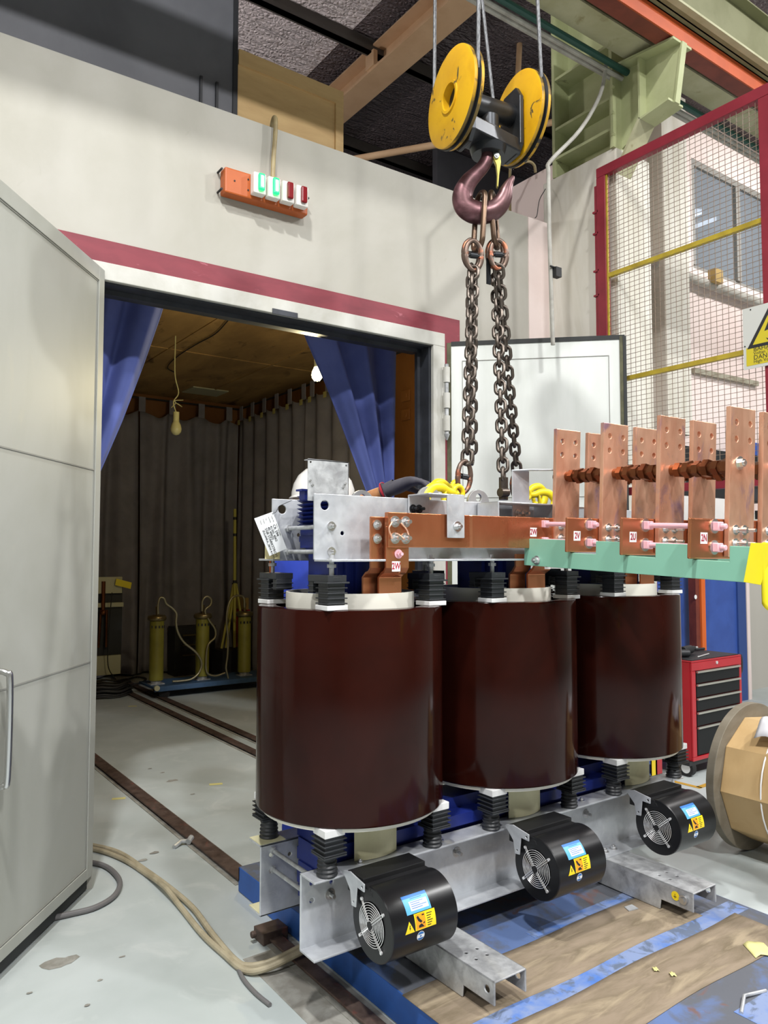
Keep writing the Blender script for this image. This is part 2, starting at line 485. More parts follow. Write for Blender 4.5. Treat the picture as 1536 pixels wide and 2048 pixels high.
# pink partition that climbs behind the chamber top, right
b = B(); b.prism([(5.0, 4.0, 4.0), (5.0, 5.05, 4.0), (5.0, 5.05, 5.0), (5.0, 4.0, 5.01)], (.06, 0, 0))
struct('wall_partition', b, 'pink_wall', smooth=False)
# far wall behind roof void so that the distance closes dark
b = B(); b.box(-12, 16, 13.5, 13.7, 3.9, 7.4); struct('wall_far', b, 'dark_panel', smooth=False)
# the rest of the hall, behind the viewer
b = B(); b.box(-12, 16, -10.2, -10, 0, 7.1); struct('wall_south', b, 'wall_paint', smooth=False)
b = B(); b.box(-12.2, -12, -10, 13.7, 0, 7.1); struct('wall_west', b, 'wall_paint', smooth=False)
b = B(); b.box(16, 16.2, -10, 13.7, 0, 7.1); struct('wall_east', b, 'wall_paint', smooth=False)

# dark screen and plywood box on top of the chamber
b = B(); b.box(-6, 1.87, 4.2, 4.26, 4.0, 6.4); struct('wall_upper', b, 'dark_panel', smooth=False)
b = B(); b.box(1.87, 1.9, 4.19, 4.27, 4.05, 6.4); b.box(1.66, 1.675, 4.185, 4.2, 4.05, 4.42); b.box(1.76, 1.775, 4.185, 4.2, 4.05, 4.42)
struct('trim_6', b, 'dark_panel_edge', smooth=False)
b = B(); b.box(1.905, 2.62, 4.2, 4.9, 4.0, 4.66)
t = thing('plywood_crate', 'pale plywood crate standing on top of the white chamber wall', 'crate', (2.26, 4.55, 4.0))
obj('panel', b, 'new_plywood', t, smooth=False)
b = B(); b.box(1.905, 2.66, 4.185, 4.2, 4.585, 4.68); b.box(2.60, 2.66, 4.185, 4.2, 4.0, 4.585); b.box(2.62, 2.66, 4.2, 4.9, 4.0, 4.68)
obj('batten', b, 'new_plywood', t, smooth=False)

# roof with foil insulation, purlins, rafter
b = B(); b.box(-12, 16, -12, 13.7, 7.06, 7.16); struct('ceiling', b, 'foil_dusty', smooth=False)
b = B(); b.box(-2, 4.2, 4.9, 8.15, 7.045, 7.06); struct('ceiling_panel', b, 'foil', smooth=False)  # paler foil paints in the light on this one bay
for i, yy in enumerate((3.0, 4.75, 6.47, 8.2, 9.9, 11.6)):
    b = B(); b.box(-12, 16, yy-.03, yy+.03, 6.9, 7.05); b.box(-12, 16, yy-.03, yy+.05, 6.9, 6.915)
    struct('trim_%d' % (10+i), b, 'purlin', smooth=False)
b = B(); b.box(4.46, 4.76, 2.0, 13.5, 6.72, 6.75); b.box(4.6, 4.62, 2.0, 13.5, 6.75, 7.0); b.box(4.46, 4.76, 2.0, 13.5, 6.98, 7.0)
b.box(4.44, 4.49, 6.4, 6.55, 6.75, 6.92)
obj('roof_rafter', b, 'beam_tan', label='long tan steel rafter running diagonally under the foil roof', cat='beam')
b = B(); b.cyl(at(1042, 25, y=5.6), at(1036, 152, y=5.6), .03)
obj('roof_strut', b, 'beam_tan', label='short upright tan strut hanging behind the right yellow pulley', cat='strut')
b = B(); b.cyl(at(700, 320, y=6.6), at(880, 288, y=6.0), .035); b.cyl(at(880, 288, y=6.0), at(1130, 240, y=5.4), .035)
obj('roof_brace', b, 'beam_tan', label='long low tan brace tube crossing the dark roof behind the pulleys', cat='brace')
# truss members, upper right
b = B(); b.cyl(at(1380, 30, y=4.4), at(1640, 105, y=4.0), .045); b.cyl(at(1424, -40, y=4.6), at(1466, 36, y=4.5), .045)
b.frame_box(at(1466, 30, y=4.5), V((.03, 0, .02)), V((.9, -.3, -.75)), V((0, .012, 0)))
obj('roof_truss', b, 'conduit_grey', label='pale tubular roof truss in the upper right corner', cat='truss')

# hall window behind the fence
t = struct('window_1', B().box(8.31, 16, 5.22, 5.26, 5.05, 5.1), 'window_frame', smooth=False)
b = B(); b.box(8.31, 16, 5.2, 5.28, 6.34, 6.42); b.box(8.31, 8.37, 5.2, 5.28, 5.1, 6.34); b.box(9.28, 9.38, 5.19, 5.28, 5.1, 6.34); b.box(12, 12.1, 5.19, 5.28, 5.1, 6.34)
struct('window_frame', b, 'window_frame', t, smooth=False)
b = B(); b.box(8.37, 16, 5.235, 5.245, 5.1, 6.34); struct('window_pane', b, 'glass', t, smooth=False)
b = B(); b.box(6.3, 16, 7.6, 7.7, 4, 7); struct('wall_office', b, 'dark_panel', smooth=False)
for k, (xx, yy) in enumerate(((8.9, 6.1), (9.25, 6.1))):
    pass
for k, (p0, p1) in enumerate((((1382, 425), (1404, 428)), ((1384, 458), (1432, 442)))):  # glowing bars stand in for hall lights reflected in the pane
    a0, a1 = at(*p0, y=6.3), at(*p1, y=6.3)
    b = B(); b.frame_box(a0, a1-a0, V((0, .5, 0)), V((0, 0, .07)))
    obj('ceiling_light', b, 'tube_light', label=['short bright light fixture glowing inside the hall window, the upper one',
        'long bright light fixture glowing inside the hall window, the lower one'][k], cat='light', smooth=False)

# olive column, bracket, runway girder, crane rail
b = B()
b.box(4.25, 4.27, 3.22, 3.76, 4.3, 7.0); b.box(4.53, 4.55, 3.22, 3.76, 4.3, 7.0); b.box(4.25, 4.55, 3.48, 3.5, 4.3, 7.0)
b.fix = True
b.bm.clear()
b.box(4.22, 4.56, 3.22, 3.245, 4.37, 7.0); b.box(4.22, 4.56, 3.735, 3.76, 4.37, 7.0); b.box(4.38, 4.4, 3.245, 3.735, 4.37, 7.0)
b.box(4.225, 4.38, 3.245, 3.735, 4.50, 4.52); b.box(4.225, 4.38, 3.245, 3.735, 4.72, 4.74); b.box(4.225, 4.38, 3.245, 3.735, 5.1, 5.12)
col = thing('steel_column', 'olive green steel column on the white pier behind the fence corner', 'column', (4.39, 3.49, 4.37))
obj('column_shaft', b, 'olive_steel', col, smooth=False)
b = B()
pr = [(4.29, 3.22, 4.92), (4.29, 2.735, 4.86), (4.29, 2.80, 4.50), (4.29, 3.0, 4.47), (4.29, 3.22, 4.36)]
b.prism(pr, (.016, 0, 0))
b.frame_box((4.2, 3.22, 4.915), (.2, 0, 0), (0, -.487, -.06), (0, 0, .016))
b.frame_box((4.275, 2.79, 4.49), (.05, 0, 0), (0, -.06, .37), (0, -.014, 0))
b.frame_box((4.22, 3.0, 4.462), (.16, 0, 0), (0, -.21, .03), (0, 0, .014))
b.box(4.22, 4.29, 3.0, 3.014, 4.47, 4.89); b.box(4.2, 4.4, 3.2, 3.22, 4.36, 4.93)
obj('bracket', b, 'olive_steel', col, smooth=False)
b = B(); b.frame_box((4.22, 3.2, 4.18), (.16, 0, 0), (0, -.2, .29), (0, .016, .012))
obj('bracket_stay', b, 'olive_pale', col, smooth=False)
b = B()
for zz in (4.45, 4.6, 4.78): b.cyl((4.215, 3.205, zz), (4.195, 3.205, zz), .014, n=6)
obj('bolt', b, 'olive_steel', col)

b = B(); b.box(-6, 12, 2.93, 3.12, 4.94, 4.955); b.box(-6, 12, 3.015, 3.03, 4.955, 5.35); b.box(-6, 12, 2.93, 3.12, 5.35, 5.365)
obj('runway_girder', b, 'olive_pale', label='long olive crane runway girder resting on the column bracket', cat='beam', smooth=False)
rail = thing('crane_rail', 'bright orange crane conductor rail running along the olive girder', 'rail', (3, 2.8, 4.87))
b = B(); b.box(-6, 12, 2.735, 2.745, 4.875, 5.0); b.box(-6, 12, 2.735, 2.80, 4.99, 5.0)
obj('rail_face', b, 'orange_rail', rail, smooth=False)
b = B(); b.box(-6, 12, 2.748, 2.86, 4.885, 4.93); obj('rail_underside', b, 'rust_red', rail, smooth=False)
b = B(); b.box(-6, 12, 2.70, 2.71, 5.0, 5.35); b.box(-6, 12, 2.672, 2.755, 5.0, 5.012); b.box(-6, 12, 2.63, 2.755, 5.35, 5.36)
upper = thing('upper_girder', 'second olive girder with pale flange above the orange crane rail', 'beam', (3, 2.69, 5.0))
obj('web', b, 'olive_dark', upper, smooth=False)
b = B(); b.box(-6, 12, 2.628, 2.671, 4.998, 5.014); obj('flange', b, 'olive_pale', upper, smooth=False)
cols = ['conduit_grey', 'conduit_grey', 'green_pipe']
for k, (yy, zz, r) in enumerate(((3.23, 4.86, .016), (3.19, 4.86, .016), (3.145, 4.88, .022))):
    b = B(); b.cyl((-6, yy, zz), (12, yy, zz), r, n=10)
    obj('conduit', b, cols[k], label=['outermost grey conduit running beneath the olive runway girder', 'inner grey conduit running beside the green pipe under the girder',
        'dark green pipe running under the olive runway girder'][k], cat='pipe')
b = B()
pts = [at(1213, 125, y=3.19), at(1200, 190, y=3.19), at(1160, 260, y=3.2), at(1101, 322, y=3.22), at(1097, 345, y=3.22), at(1098, 430, y=3.22), at(1101, 540, y=3.22), at(1106, 690, y=3.22)]
b.tube(smooth_path(pts, 5), .013, n=10)
o = obj('drop_conduit', b, 'conduit_grey', label='grey conduit dropping from the girder along the white pier', cat='pipe')
b = B(); p = at(1112, 545, y=3.2); b.box(p.x-.02, p.x+.03, p.y-.02, p.y+.02, p.z-.03, p.z+.03); b.cyl(p+V((-.05, 0, .03)), p+V((.02, 0, .03)), .006)
obj('pipe_clamp', b, 'cable_dark', o, smooth=False)
b = B(); b.tube(smooth_path([V((at(1020, 345, y=4.6).x, 4.6, 3.99)), at(1020, 345, y=4.6), at(1030, 332, y=4.6), at(1055, 323, y=4.6), at(1068, 330, y=4.6), at(1071, 345, y=4.6)], 6), .012, n=8)
obj('bent_pipe', b, 'conduit_yellow', label='small bent pipe arching over the chamber top behind the crane hook', cat='pipe')
b = B(); b.tube(smooth_path([at(1091, 378, y=3.8), at(1079, 400, y=3.8), at(1074, 430, y=3.8), at(1070, 436, y=3.8)], 5), .003, n=6)
obj('loose_wire', b, 'cable_dark', label='thin dark wire dangling beside the drop conduit', cat='wire')

# ---------------------------------------------------------------- doors
def door_leaf(name, h, d, n, length, z0, z1, face, line, border):
    d, n = V(d), V(n); b = B()
    b.frame_box(V(h)+Z*z0-n*.06, d*length, n*.06, Z*(z1-z0))
    lf = struct(name, b, face, smooth=False, bev=.003)
    b = B(); o = V(h)+n*.0005
    def strip(s0, s1, za, zb): b.frame_box(o+d*s0+Z*za, d*(s1-s0), n*.003, Z*(zb-za))
    for s0, s1, za, zb in line: strip(s0, s1, za, zb)
    struct('panel_seam', b, 'leaf_line', lf, smooth=False)
    b = B()
    for s0, s1, za, zb in border: b.frame_box(o+d*s0+Z*za, d*(s1-s0), n*.006, Z*(zb-za))
    struct('panel_frame', b, face, lf, smooth=False, bev=.002)
    return lf
LD, LN = V((-.62836, -.77792, 0)), V((.77792, -.62836, 0))
LH = V((1.0385, 3.846, 0)); LL = 1.12
d1 = door_leaf('door_1', LH, LD, LN, LL, .075, 3.005, 'leaf_grey', [(.065, LL-.05, 2.0, 2.006), (.065, LL-.05, 1.085, 1.092), (.062, .067, .13, 2.93), (.067, LL-.05, 2.927, 2.932), (.067, LL-.05, .128, .132)],
    [(0, .06, .075, 3.005), (.06, LL-.05, 2.935, 3.005), (.06, LL-.05, .075, .125), (LL-.05, LL, .075, 3.005)])
b = B(); b.frame_box(LH+Z*.01-LN*.05, LD*LL, LN*.03, Z*.065); struct('floor_seal', b, 'seal_dark', d1, smooth=False)
b = B(); q = LH+LD*.875
b.tube(smooth_path([q+LN*.005+Z*1.17, q+LN*.05+Z*1.16, q+LN*.065+Z*1.12, q+LN*.065+Z*.79, q+LN*.05+Z*.75, q+LN*.005+Z*.74], 6), .012, n=12)
struct('door_handle', b, 'brushed', d1)
RD = V((4.07-3.253, 3.04-3.835, 0)); RL = RD.length; RD.normalize(); RN = V((RD.y, -RD.x, 0))
if RN.dot(V((-1, -1, 0))) < 0: RN = -RN
RH = V((3.253, 3.832, 0))
d2 = door_leaf('door_2', RH, RD, RN, RL, .075, 2.985, 'leaf_white', [(.1, RL-.1, 2.87, 2.874), (.1, .104, .2, 2.87), (RL-.104, RL-.1, .2, 2.87), (.04, RL-.05, 1.965, 1.968)], [])
b = B()
b.frame_box(RH-RN*.06+Z*.075, RD*.028, RN*.068, Z*2.92); b.frame_box(RH+RD*(RL-.035)+Z*.075-RN*.01, RD*.02, RN*.018, Z*2.92)
struct('edge_seal', b, 'seal_olive', d2, smooth=False)
b = B(); b.frame_box(RH+RD*(RL-.014)+Z*.075-RN*.062, RD*.02, RN*.072, Z*2.92); b.frame_box(RH+RD*.028+Z*2.975-RN*.06, RD*(RL-.03), RN*.066, Z*.028)
struct('rubber_gasket', b, 'seal_dark', d2, smooth=False)
hp = W(3.215, -.045, 0)
for zz in (2.72, 2.55, 2.40):
    b = B(); b.cyl(hp+Z*zz, hp+Z*(zz+.1), .022, n=16); struct('hinge_barrel', b, 'frame_white', d2)
b = B(); b.cyl(hp+Z*2.38, hp+Z*2.84, .014, n=12); b.cyl(hp+Z*2.34, hp+Z*2.38, .005, .02, n=12); struct('hinge_pin', b, 'galv_dull', d2)

# ---------------------------------------------------------------- fence on the right
FX = 4.15
fz0, fz1 = 2.0, 4.22
t = thing('mesh_fence', 'tall maroon framed wire mesh fence with yellow rails beside the pier', 'fence', (FX, 2.7, fz0))
def fpost(y): b = B(); b.box(FX, FX+.05, y-.035, y+.035, fz0-.02, fz1-.056); return obj('post', b, 'fence_red', t, smooth=False, bev=.003)
fpost(3.275); fpost(2.145)
b = B(); b.box(FX+.003, FX+.047, 1.2, 3.24, fz0-.02, fz0+.03)
obj('frame_rail', b, 'fence_red', t, smooth=False, bev=.003)
b = B(); b.box(FX, FX+.05, 1.2, 3.31, fz1-.055, fz1+.012)
obj('frame_rail', b, 'fence_red', t, smooth=False, bev=.003)
for zz in (3.47, 2.745):
    b = B(); b.box(FX+.012, FX+.04, 1.2, 3.245, zz-.012, zz+.016); obj('cross_rail', b, 'fence_yellow', t, smooth=False)
b = B(); b.box(FX+.01, FX+.02, 3.228, 3.242, fz0, fz1-.05); obj('edge_strip', b, 'fence_yellow', t, smooth=False)
b = B(); b.box(FX+.01, FX+.04, 3.31, 3.335, fz0, fz1-.1)
for zz in (3.93, 3.78, 3.52, 3.35, 3.05): b.box(FX, FX+.05, 3.3, 3.345, zz, zz+.012)
obj('fixing_plate', b, 'fence_red', t, smooth=False)
b = B()
y = 3.215; k = 0
while y > 1.2:
    b.box(FX+.014, FX+.0165, y-.00125, y+.00125, fz0, fz1-.05); y -= .0375
z = fz0+.02
while z < fz1-.06:
    b.box(FX+.0165, FX+.019, 1.2, 3.24, z-.00125, z+.00125); z += .0315
obj('wire_mesh', b, 'wire', t, smooth=False)

# warning sign on the fence post
sy0, sy1 = 2.293, 1.95; sz0, sz1 = 2.637, 2.985
t = thing('warning_sign', 'white and yellow high voltage danger sign on the fence post', 'sign', (FX-.01, 2.17, sz0))
b = B(); b.box(FX-.012, FX-.008, sy1, sy0, sz0, sz1); obj('plate', b, 'sign_white', t, smooth=False)
xs = FX-.0125
def sp(u, v): return V((xs, sy0-(sy0-sy1)*u, sz0+(sz1-sz0)*v))
b = B(); b.prism([sp(.05, .05), sp(.95, .05), sp(.95, .345), sp(.05, .345)], (-.0006, 0, 0)); obj('yellow_field', b, 'sign_yellow', t, smooth=False)
def tri(sc, c=(.5, .6)):
    return [sp(c[0]+sc*.5*cos(a), c[1]+sc*.47*sin(a)) for a in (pi/2, pi/2+2*pi/3, pi/2+4*pi/3)]
b = B(); b.prism(tri(1.0, (.5, .56)), (-.0008, 0, 0)); obj('triangle_border', b, 'sign_black', t, smooth=False)
b = B(); b.prism(tri(.78, (.5, .56)), (-.0014, 0, 0)); obj('triangle_field', b, 'sign_yellow', t, smooth=False)
b = B(); bolt = [(.5, .86), (.36, .56), (.47, .58), (.42, .43), (.38, .45), (.45, .36), (.52, .44), (.48, .44), (.6, .62), (.49, .6), (.58, .82)]
b.prism([sp(u, v) for u, v in bolt], (-.002, 0, 0)); obj('lightning_bolt', b, 'sign_black', t, smooth=False)
mrot = Matrix(((0, 0, -1), (-1, 0, 0), (0, 1, 0)))
b = B()
for txt, v, s in (('BAHAYA', .30, .036), ('Voltan Tinggi', .235, .026), ('DANGER', .165, .036), ('High Voltage', .10, .026)):
    b.text(txt, Matrix.Translation(sp(.17, v)+V((-.001, 0, 0))) @ mrot.to_4x4(), s, .0003, 'LEFT')
obj('lettering', b, 'sign_black', t, smooth=False)
for u, v in ((.14, .96), (.86, .96), (.03, .38), (.97, .38)):
    b = B(); b.cyl(sp(u, v), sp(u, v)+V((-.002, 0, 0)), .004, n=10); obj('rivet', b, 'ink', t)

# things on the hall wall seen through the fence
b = B(); b.cyl((7.4, 5.12, 4.86), (13, 5.12, 4.86), .055, n=14)
obj('wall_pipe', b, 'conduit_grey', label='thick grey pipe running level below the hall window', cat='pipe')
b = B(); b.frame_box(at(1390, 745, y=5.15), at(1518, 772, y=5.15)-at(1390, 745, y=5.15), V((0, .052, 0)), V((0, 0, .06)))
obj('cable_tray', b, 'cable_tray', label='rusty pale cable tray strip fixed low on the pink hall wall', cat='tray')
b = B(); p = at(1416, 555, y=5.1); b.box(p.x, p.x+.16, 5.0, 5.1, p.z-.07, p.z+.09)
obj('junction_box', b, 'box_card', label='small tan box sitting on the level pipe under the hall window', cat='box', smooth=False)
# ================================================================ TRANSFORMER
XC = [1.642, 2.4125, 3.183]; YC = 2.5222; RO = .3579; ZB, ZT = .666, 1.4045
TR = thing('transformer', 'large three coil dry transformer with dark brown drums on the blue pallet', 'transformer', (2.4125, YC, .118))
T0 = TR.location.copy()

def hexbolt(p, ax, r=.012, ln=.02, washer=True, stud=0):
    """hex nut on a washer, optional stud; p on the surface, ax outward"""
    b = B(); p, ax = V(p), V(ax).normalized()
    if washer: b.cyl(p, p+ax*.003, r*1.55, n=20)
    b.cyl(p+ax*.003, p+ax*(.003+r*.9), r, n=6); b.cyl(p+ax*(.003+r*.9), p+ax*(.003+r*.9+max(ln, .004)), r*.55, n=12)
    return b
BOLTS = {}
def bolt(p, ax, r=.012, ln=.01, m='zinc', parent=None):
    key = (tuple(round(c, 3) for c in V(ax)), r, ln, m)
    pa = parent or TR
    if key not in BOLTS:
        BOLTS[key] = obj('bolt', hexbolt((0, 0, 0), ax, r, ln), m, loc=(0, 0, 0)); o = BOLTS[key]
    else: o = dup(BOLTS[key])
    o.parent = pa; o.location = V(p)-wloc(pa)
    return o

# coils
for xc in XC:
    b = B(); R = RO
    b.lathe((xc, YC, 0), Z, [(R-.07, ZB), (R-.006, ZB), (R-.001, ZB+.003), (R, ZB+.008), (R, ZT-.008), (R-.002, ZT-.002), (R-.008, ZT), (R-.07, ZT)], n=96, close=True)
    obj('winding_drum', b, 'coil_brown', TR, angle=50)
    b = B()
    b.lathe((xc, YC, 0), Z, [(.242, ZB-.022), (.25, ZB-.022), (.25, ZT+.052), (.242, ZT+.052)], n=72, close=True)
    obj('inner_cylinder', b, 'coil_white', TR)
    b = B(); b.lathe((xc, YC, 0), Z, [(.29, ZB-.016), (.338, ZB-.016), (.338, ZB), (.29, ZB)], n=72, close=True); obj('spacer_ring', b, 'coil_white', TR)
    b = B()
    pts = arc((xc, YC, .50), X, Y, .20, radians(-118), radians(-62), 10); pts2 = arc((xc, YC, .50), X, Y, .19, radians(-62), radians(-118), 10)
    b.prism(pts+pts2, (0, 0, .17))
    obj('insulation_sheet', b, 'cream', TR)
    b = B(); b.prism([(xc-.03, 2.40, ZT-.1), (xc+.035, 2.40, ZT-.1), (xc+.035, 2.40, 1.572), (xc-.03, 2.40, 1.572)], (0, .03, 0))
    obj('lead_cover', b, 'cream', TR, smooth=False)

# stepped blue core
b = B()
steps = [(.145, .075), (.125, .105), (.10, .13), (.07, .148)]
for xc in XC:
    for i, (hx, hy) in enumerate(steps):
        b.box(xc-hx, xc+hx, YC-hy, YC+hy, .2, 1.79-.002*i)
obj('iron_core', b, 'core_blue', TR, smooth=False)
for z0, z1 in ((.245, .60), (1.60, 1.79)):
    b = B(); n = 8
    for i in range(n):
        za = z0+(z1-z0)*i/n; zb = z0+(z1-z0)*(i+1)/n; k = abs((i+.5)/n-.5)*2
        hy = .147-.02*(i % 2)-(.05 if k > .8 else 0)
        b.box(1.495-.006*(i % 2), 3.33+.006*(i % 2), YC-hy, YC+hy, za, zb)
    obj('core_yoke', b, 'core_blue', TR, smooth=False)
b = B(); b.box(1.40, 1.53, 2.46, 2.50, 1.80, 1.832); b.box(1.385, 1.50, 2.455, 2.50, 1.832, 1.839)
for i in range(8):
    zz = 1.70+.016*i
    b.prism([(1.49, YC-.11, zz), (1.462, YC-.11, zz+.013), (1.49, YC-.11, zz+.014)], (0, .22, 0))
obj('lamination_edge', b, 'core_blue', TR, smooth=False)

# upper clamps: bent plates
def clamp(yw, s):
    b = B()
    holes = [(V((1.425, yw, 1.775)), .018), (V((1.50, yw, 1.675)), .008)]
    x0, x1, z0, z1 = 1.381, 3.45, 1.58, 1.8155
    out = [(x0, yw, z0), (x1, yw, z0), (x1, yw, z1), (x0, yw, z1)]
    b.holed(out, holes, (0, .007, 0))
    ya, yb = (yw-.115, yw+.007) if s < 0 else (yw, yw+.122)
    b.box(x0+.004, x1, ya, yb, 1.573, 1.581)
    return obj('upper_clamp', b, 'galv', TR, smooth=False, bev=.0015)
clamp(2.357, -1); clamp(2.680, 1)
# lower beams: C sections, flanges outward
def beam(yw, s):
    b = B(); x0, x1, z0, z1 = 1.342, 3.455, .235, .498
    holes = [(V((x0+.045, yw, .455)), .009), (V((x0+.045, yw, .395)), .009), (V((x0+.125, yw, .44)), .008)]
    b.holed([(x0, yw, z0), (x1, yw, z0), (x1, yw, z1), (x0, yw, z1)], holes, (0, .008, 0))
    ya, yb = (yw-.094, yw+.008) if s < 0 else (yw, yw+.10)
    for za in (z0, z1-.008): b.box(x0, x1, ya, yb, za, za+.008)
    return obj('base_beam', b, 'galv', TR, smooth=False, bev=.0025)
beam(2.369, -1); beam(2.676, 1)
b = B()
b.box(1.344, 1.45, 2.678, 2.776, .4985, .501)
obj('corner_sheet', b, 'cream', TR, smooth=False)
b = B(); b.box(1.344, 1.40, 2.68, 2.774, .2435, .246); obj('corner_sheet', b, 'cream', TR, smooth=False)
# feet: inverted channels with a notched front end
for xa, xb in ((1.753, 1.899), (2.849, 3.015)):
    b = B(); y0, y1 = 1.845, 3.2
    pf = [(xa, y0, .235), (xa, y1, .235), (xa, y1, .119), (xa, y0+.155, .119), (xa, y0+.15, .16), (xa, y0, .16)]
    b.holed(pf, [(V((xa, y0+.035, .20)), .012)], (.007, 0, 0))
    b.holed([(xb-.007, y, z) for _, y, z in pf], [(V((xb-.007, y0+.035, .20)), .012)], (.007, 0, 0))
    hs = [(V((xa+dx, y0+dy, .229)), .006) for dx in (.05, .10) for dy in (.14, .19)]
    b.holed([(xa, y0, .229), (xb, y0, .229), (xb, y1, .229), (xa, y1, .229)], hs, (0, 0, .006))
    obj('foot_channel', b, 'galv_dull', TR, smooth=False, bev=.003)
for xa in (1.80, 1.85, 2.90, 2.96): bolt((xa, 2.32, .243), Z, .012, .006, 'zinc')
b = B(); p = V((2.849, 1.885, .20)); b.cyl(p+V((.01, 0, 0)), p-V((.012, 0, 0)), .018, n=20); b.cyl(p-V((.012, 0, 0)), p-V((.02, 0, 0)), .011, n=6)
obj('earth_bolt', b, 'zinc', TR)
b = B(); p = V((2.8478, 1.925, .20)); b.cyl(p, p-V((.001, 0, 0)), .018, n=24)
o = obj('earth_mark', b, 'sticker_yellow', TR)
b = B(); b.frame_box(p+V((-.0012, .0, -.01)), (-.0005, 0, 0), (0, .002, 0), (0, 0, .018)); b.frame_box(p+V((-.0012, -.006, -.004)), (-.0005, 0, 0), (0, .014, 0), (0, 0, .002))
obj('earth_symbol', b, 'ink', o, smooth=False)

# tie rods between the plates
def rod(x, z, ya, yb, r): 
    b = B(); b.cyl((x, ya, z), (x, yb, z), r, n=14)
    for y in (ya+.008, yb-.01): b.cyl((x, y-.006, z), (x, y+.006, z), r*1.7, n=6)
    return obj('tie_rod', b, 'galv_dull', TR)
for x in (1.452, 3.38):
    for z in (1.70, 1.608): rod(x, z, 2.36, 2.684, .0085); bolt((x, 2.357, z), (0, -1, 0), .011, .012)
for x in (1.395, 3.40):
    rod(x, .47 if x < 2 else .47, 2.372, 2.68, .008)
    rod(x, .40, 2.372, 2.68, .008)
for x in (1.46, 2.05, 2.83): bolt((x, 2.369, .40 if x < 2 else .415), (0, -1, 0), .013, .016)
for x in (1.405, 1.56, 1.93, 2.2, 2.75, 3.0): bolt((x, 2.325, .498), Z, .009, .004)

# ribbed black insulators: bottom and top, four to a coil
def ins_low():
    t = B()
    t.box(-.036, .036, -.036, .036, -.062, 0)
    for k in range(4): t.box(-.045, .045, -.045, .045, -.012-.016*k, -.008-.016*k)
    t.prism([(-.045, -.045, -.062), (.045, -.045, -.062), (.045, .045, -.062), (-.045, .045, -.062)], (0, 0, -.006))
    t.lathe((.0, .012, -.142), Z, [(.034, 0), (.038, .006), (.033, .013), (.037, .02), (.032, .027), (.036, .034), (.031, .041), (.035, .048), (.030, .055), (.034, .062), (.03, .074)], n=28)
    return t
def ins_top():
    t = B()
    t.box(-.034, .034, -.034, .034, 0, .075)
    for k in range(4): t.box(-.041, .041, -.041, .041, .004+.018*k, .008+.018*k)
    t.prism([(-.046, -.046, .075), (.046, -.046, .075), (.046, .046, .075), (-.046, .046, .075)], (0, 0, .006))
    t.box(-.038, .038, -.038, .1, .081, .104); t.box(-.016, .016, -.0385, -.03, .083, .098)
    t.box(-.034, .034, .07, .1, .04, .081)
    for k in range(2): t.box(-.038, .038, .066, .104, .045+.018*k, .049+.018*k)
    return t
lo = hi = None
for xc in XC:
    for ax, ay in ((-1, -1), (1, -1), (-1, 1), (1, 1)):
        p = V((xc+ax*.233, YC+ay*.229, ZB-.026)); rot = 0 if ay < 0 else pi
        if lo is None:
            lo = obj('support_insulator', ins_low(), 'black_plastic', loc=(0, 0, 0), bev=.001)
            b = B(); b.box(-.04, .04, -.04, .04, 0, .026); obj('pressure_pad', b, 'pad_white', lo, smooth=False, bev=.002)
            o = lo
        else: o = dup(lo)
        o.parent = TR; o.matrix_local = Matrix.Translation(p-T0) @ Matrix.Rotation(rot, 4, 'Z')
        p = V((xc+ax*.224, YC+ay*.224, ZT+.017))
        if hi is None:
            hi = obj('clamping_insulator', ins_top(), 'black_plastic', loc=(0, 0, 0), bev=.001)
            b = B(); b.box(-.042, .042, -.042, .042, -.017, 0); obj('pressure_pad', b, 'pad_white', hi, smooth=False, bev=.002)
            b = B(); b.cyl((0, 0, .104), (0, 0, .165), .009, n=12); b.cyl((0, 0, .13), (0, 0, .142), .016, n=6); b.cyl((0, 0, .152), (0, 0, .163), .015, n=6); b.cyl((0, 0, .163), (0, 0, .176), .008, n=12)
            obj('adjusting_screw', b, 'galv_dull', hi)
            o = hi
        else: o = dup(hi)
        o.parent = TR; o.matrix_local = Matrix.Translation(p-T0) @ Matrix.Rotation(rot, 4, 'Z')

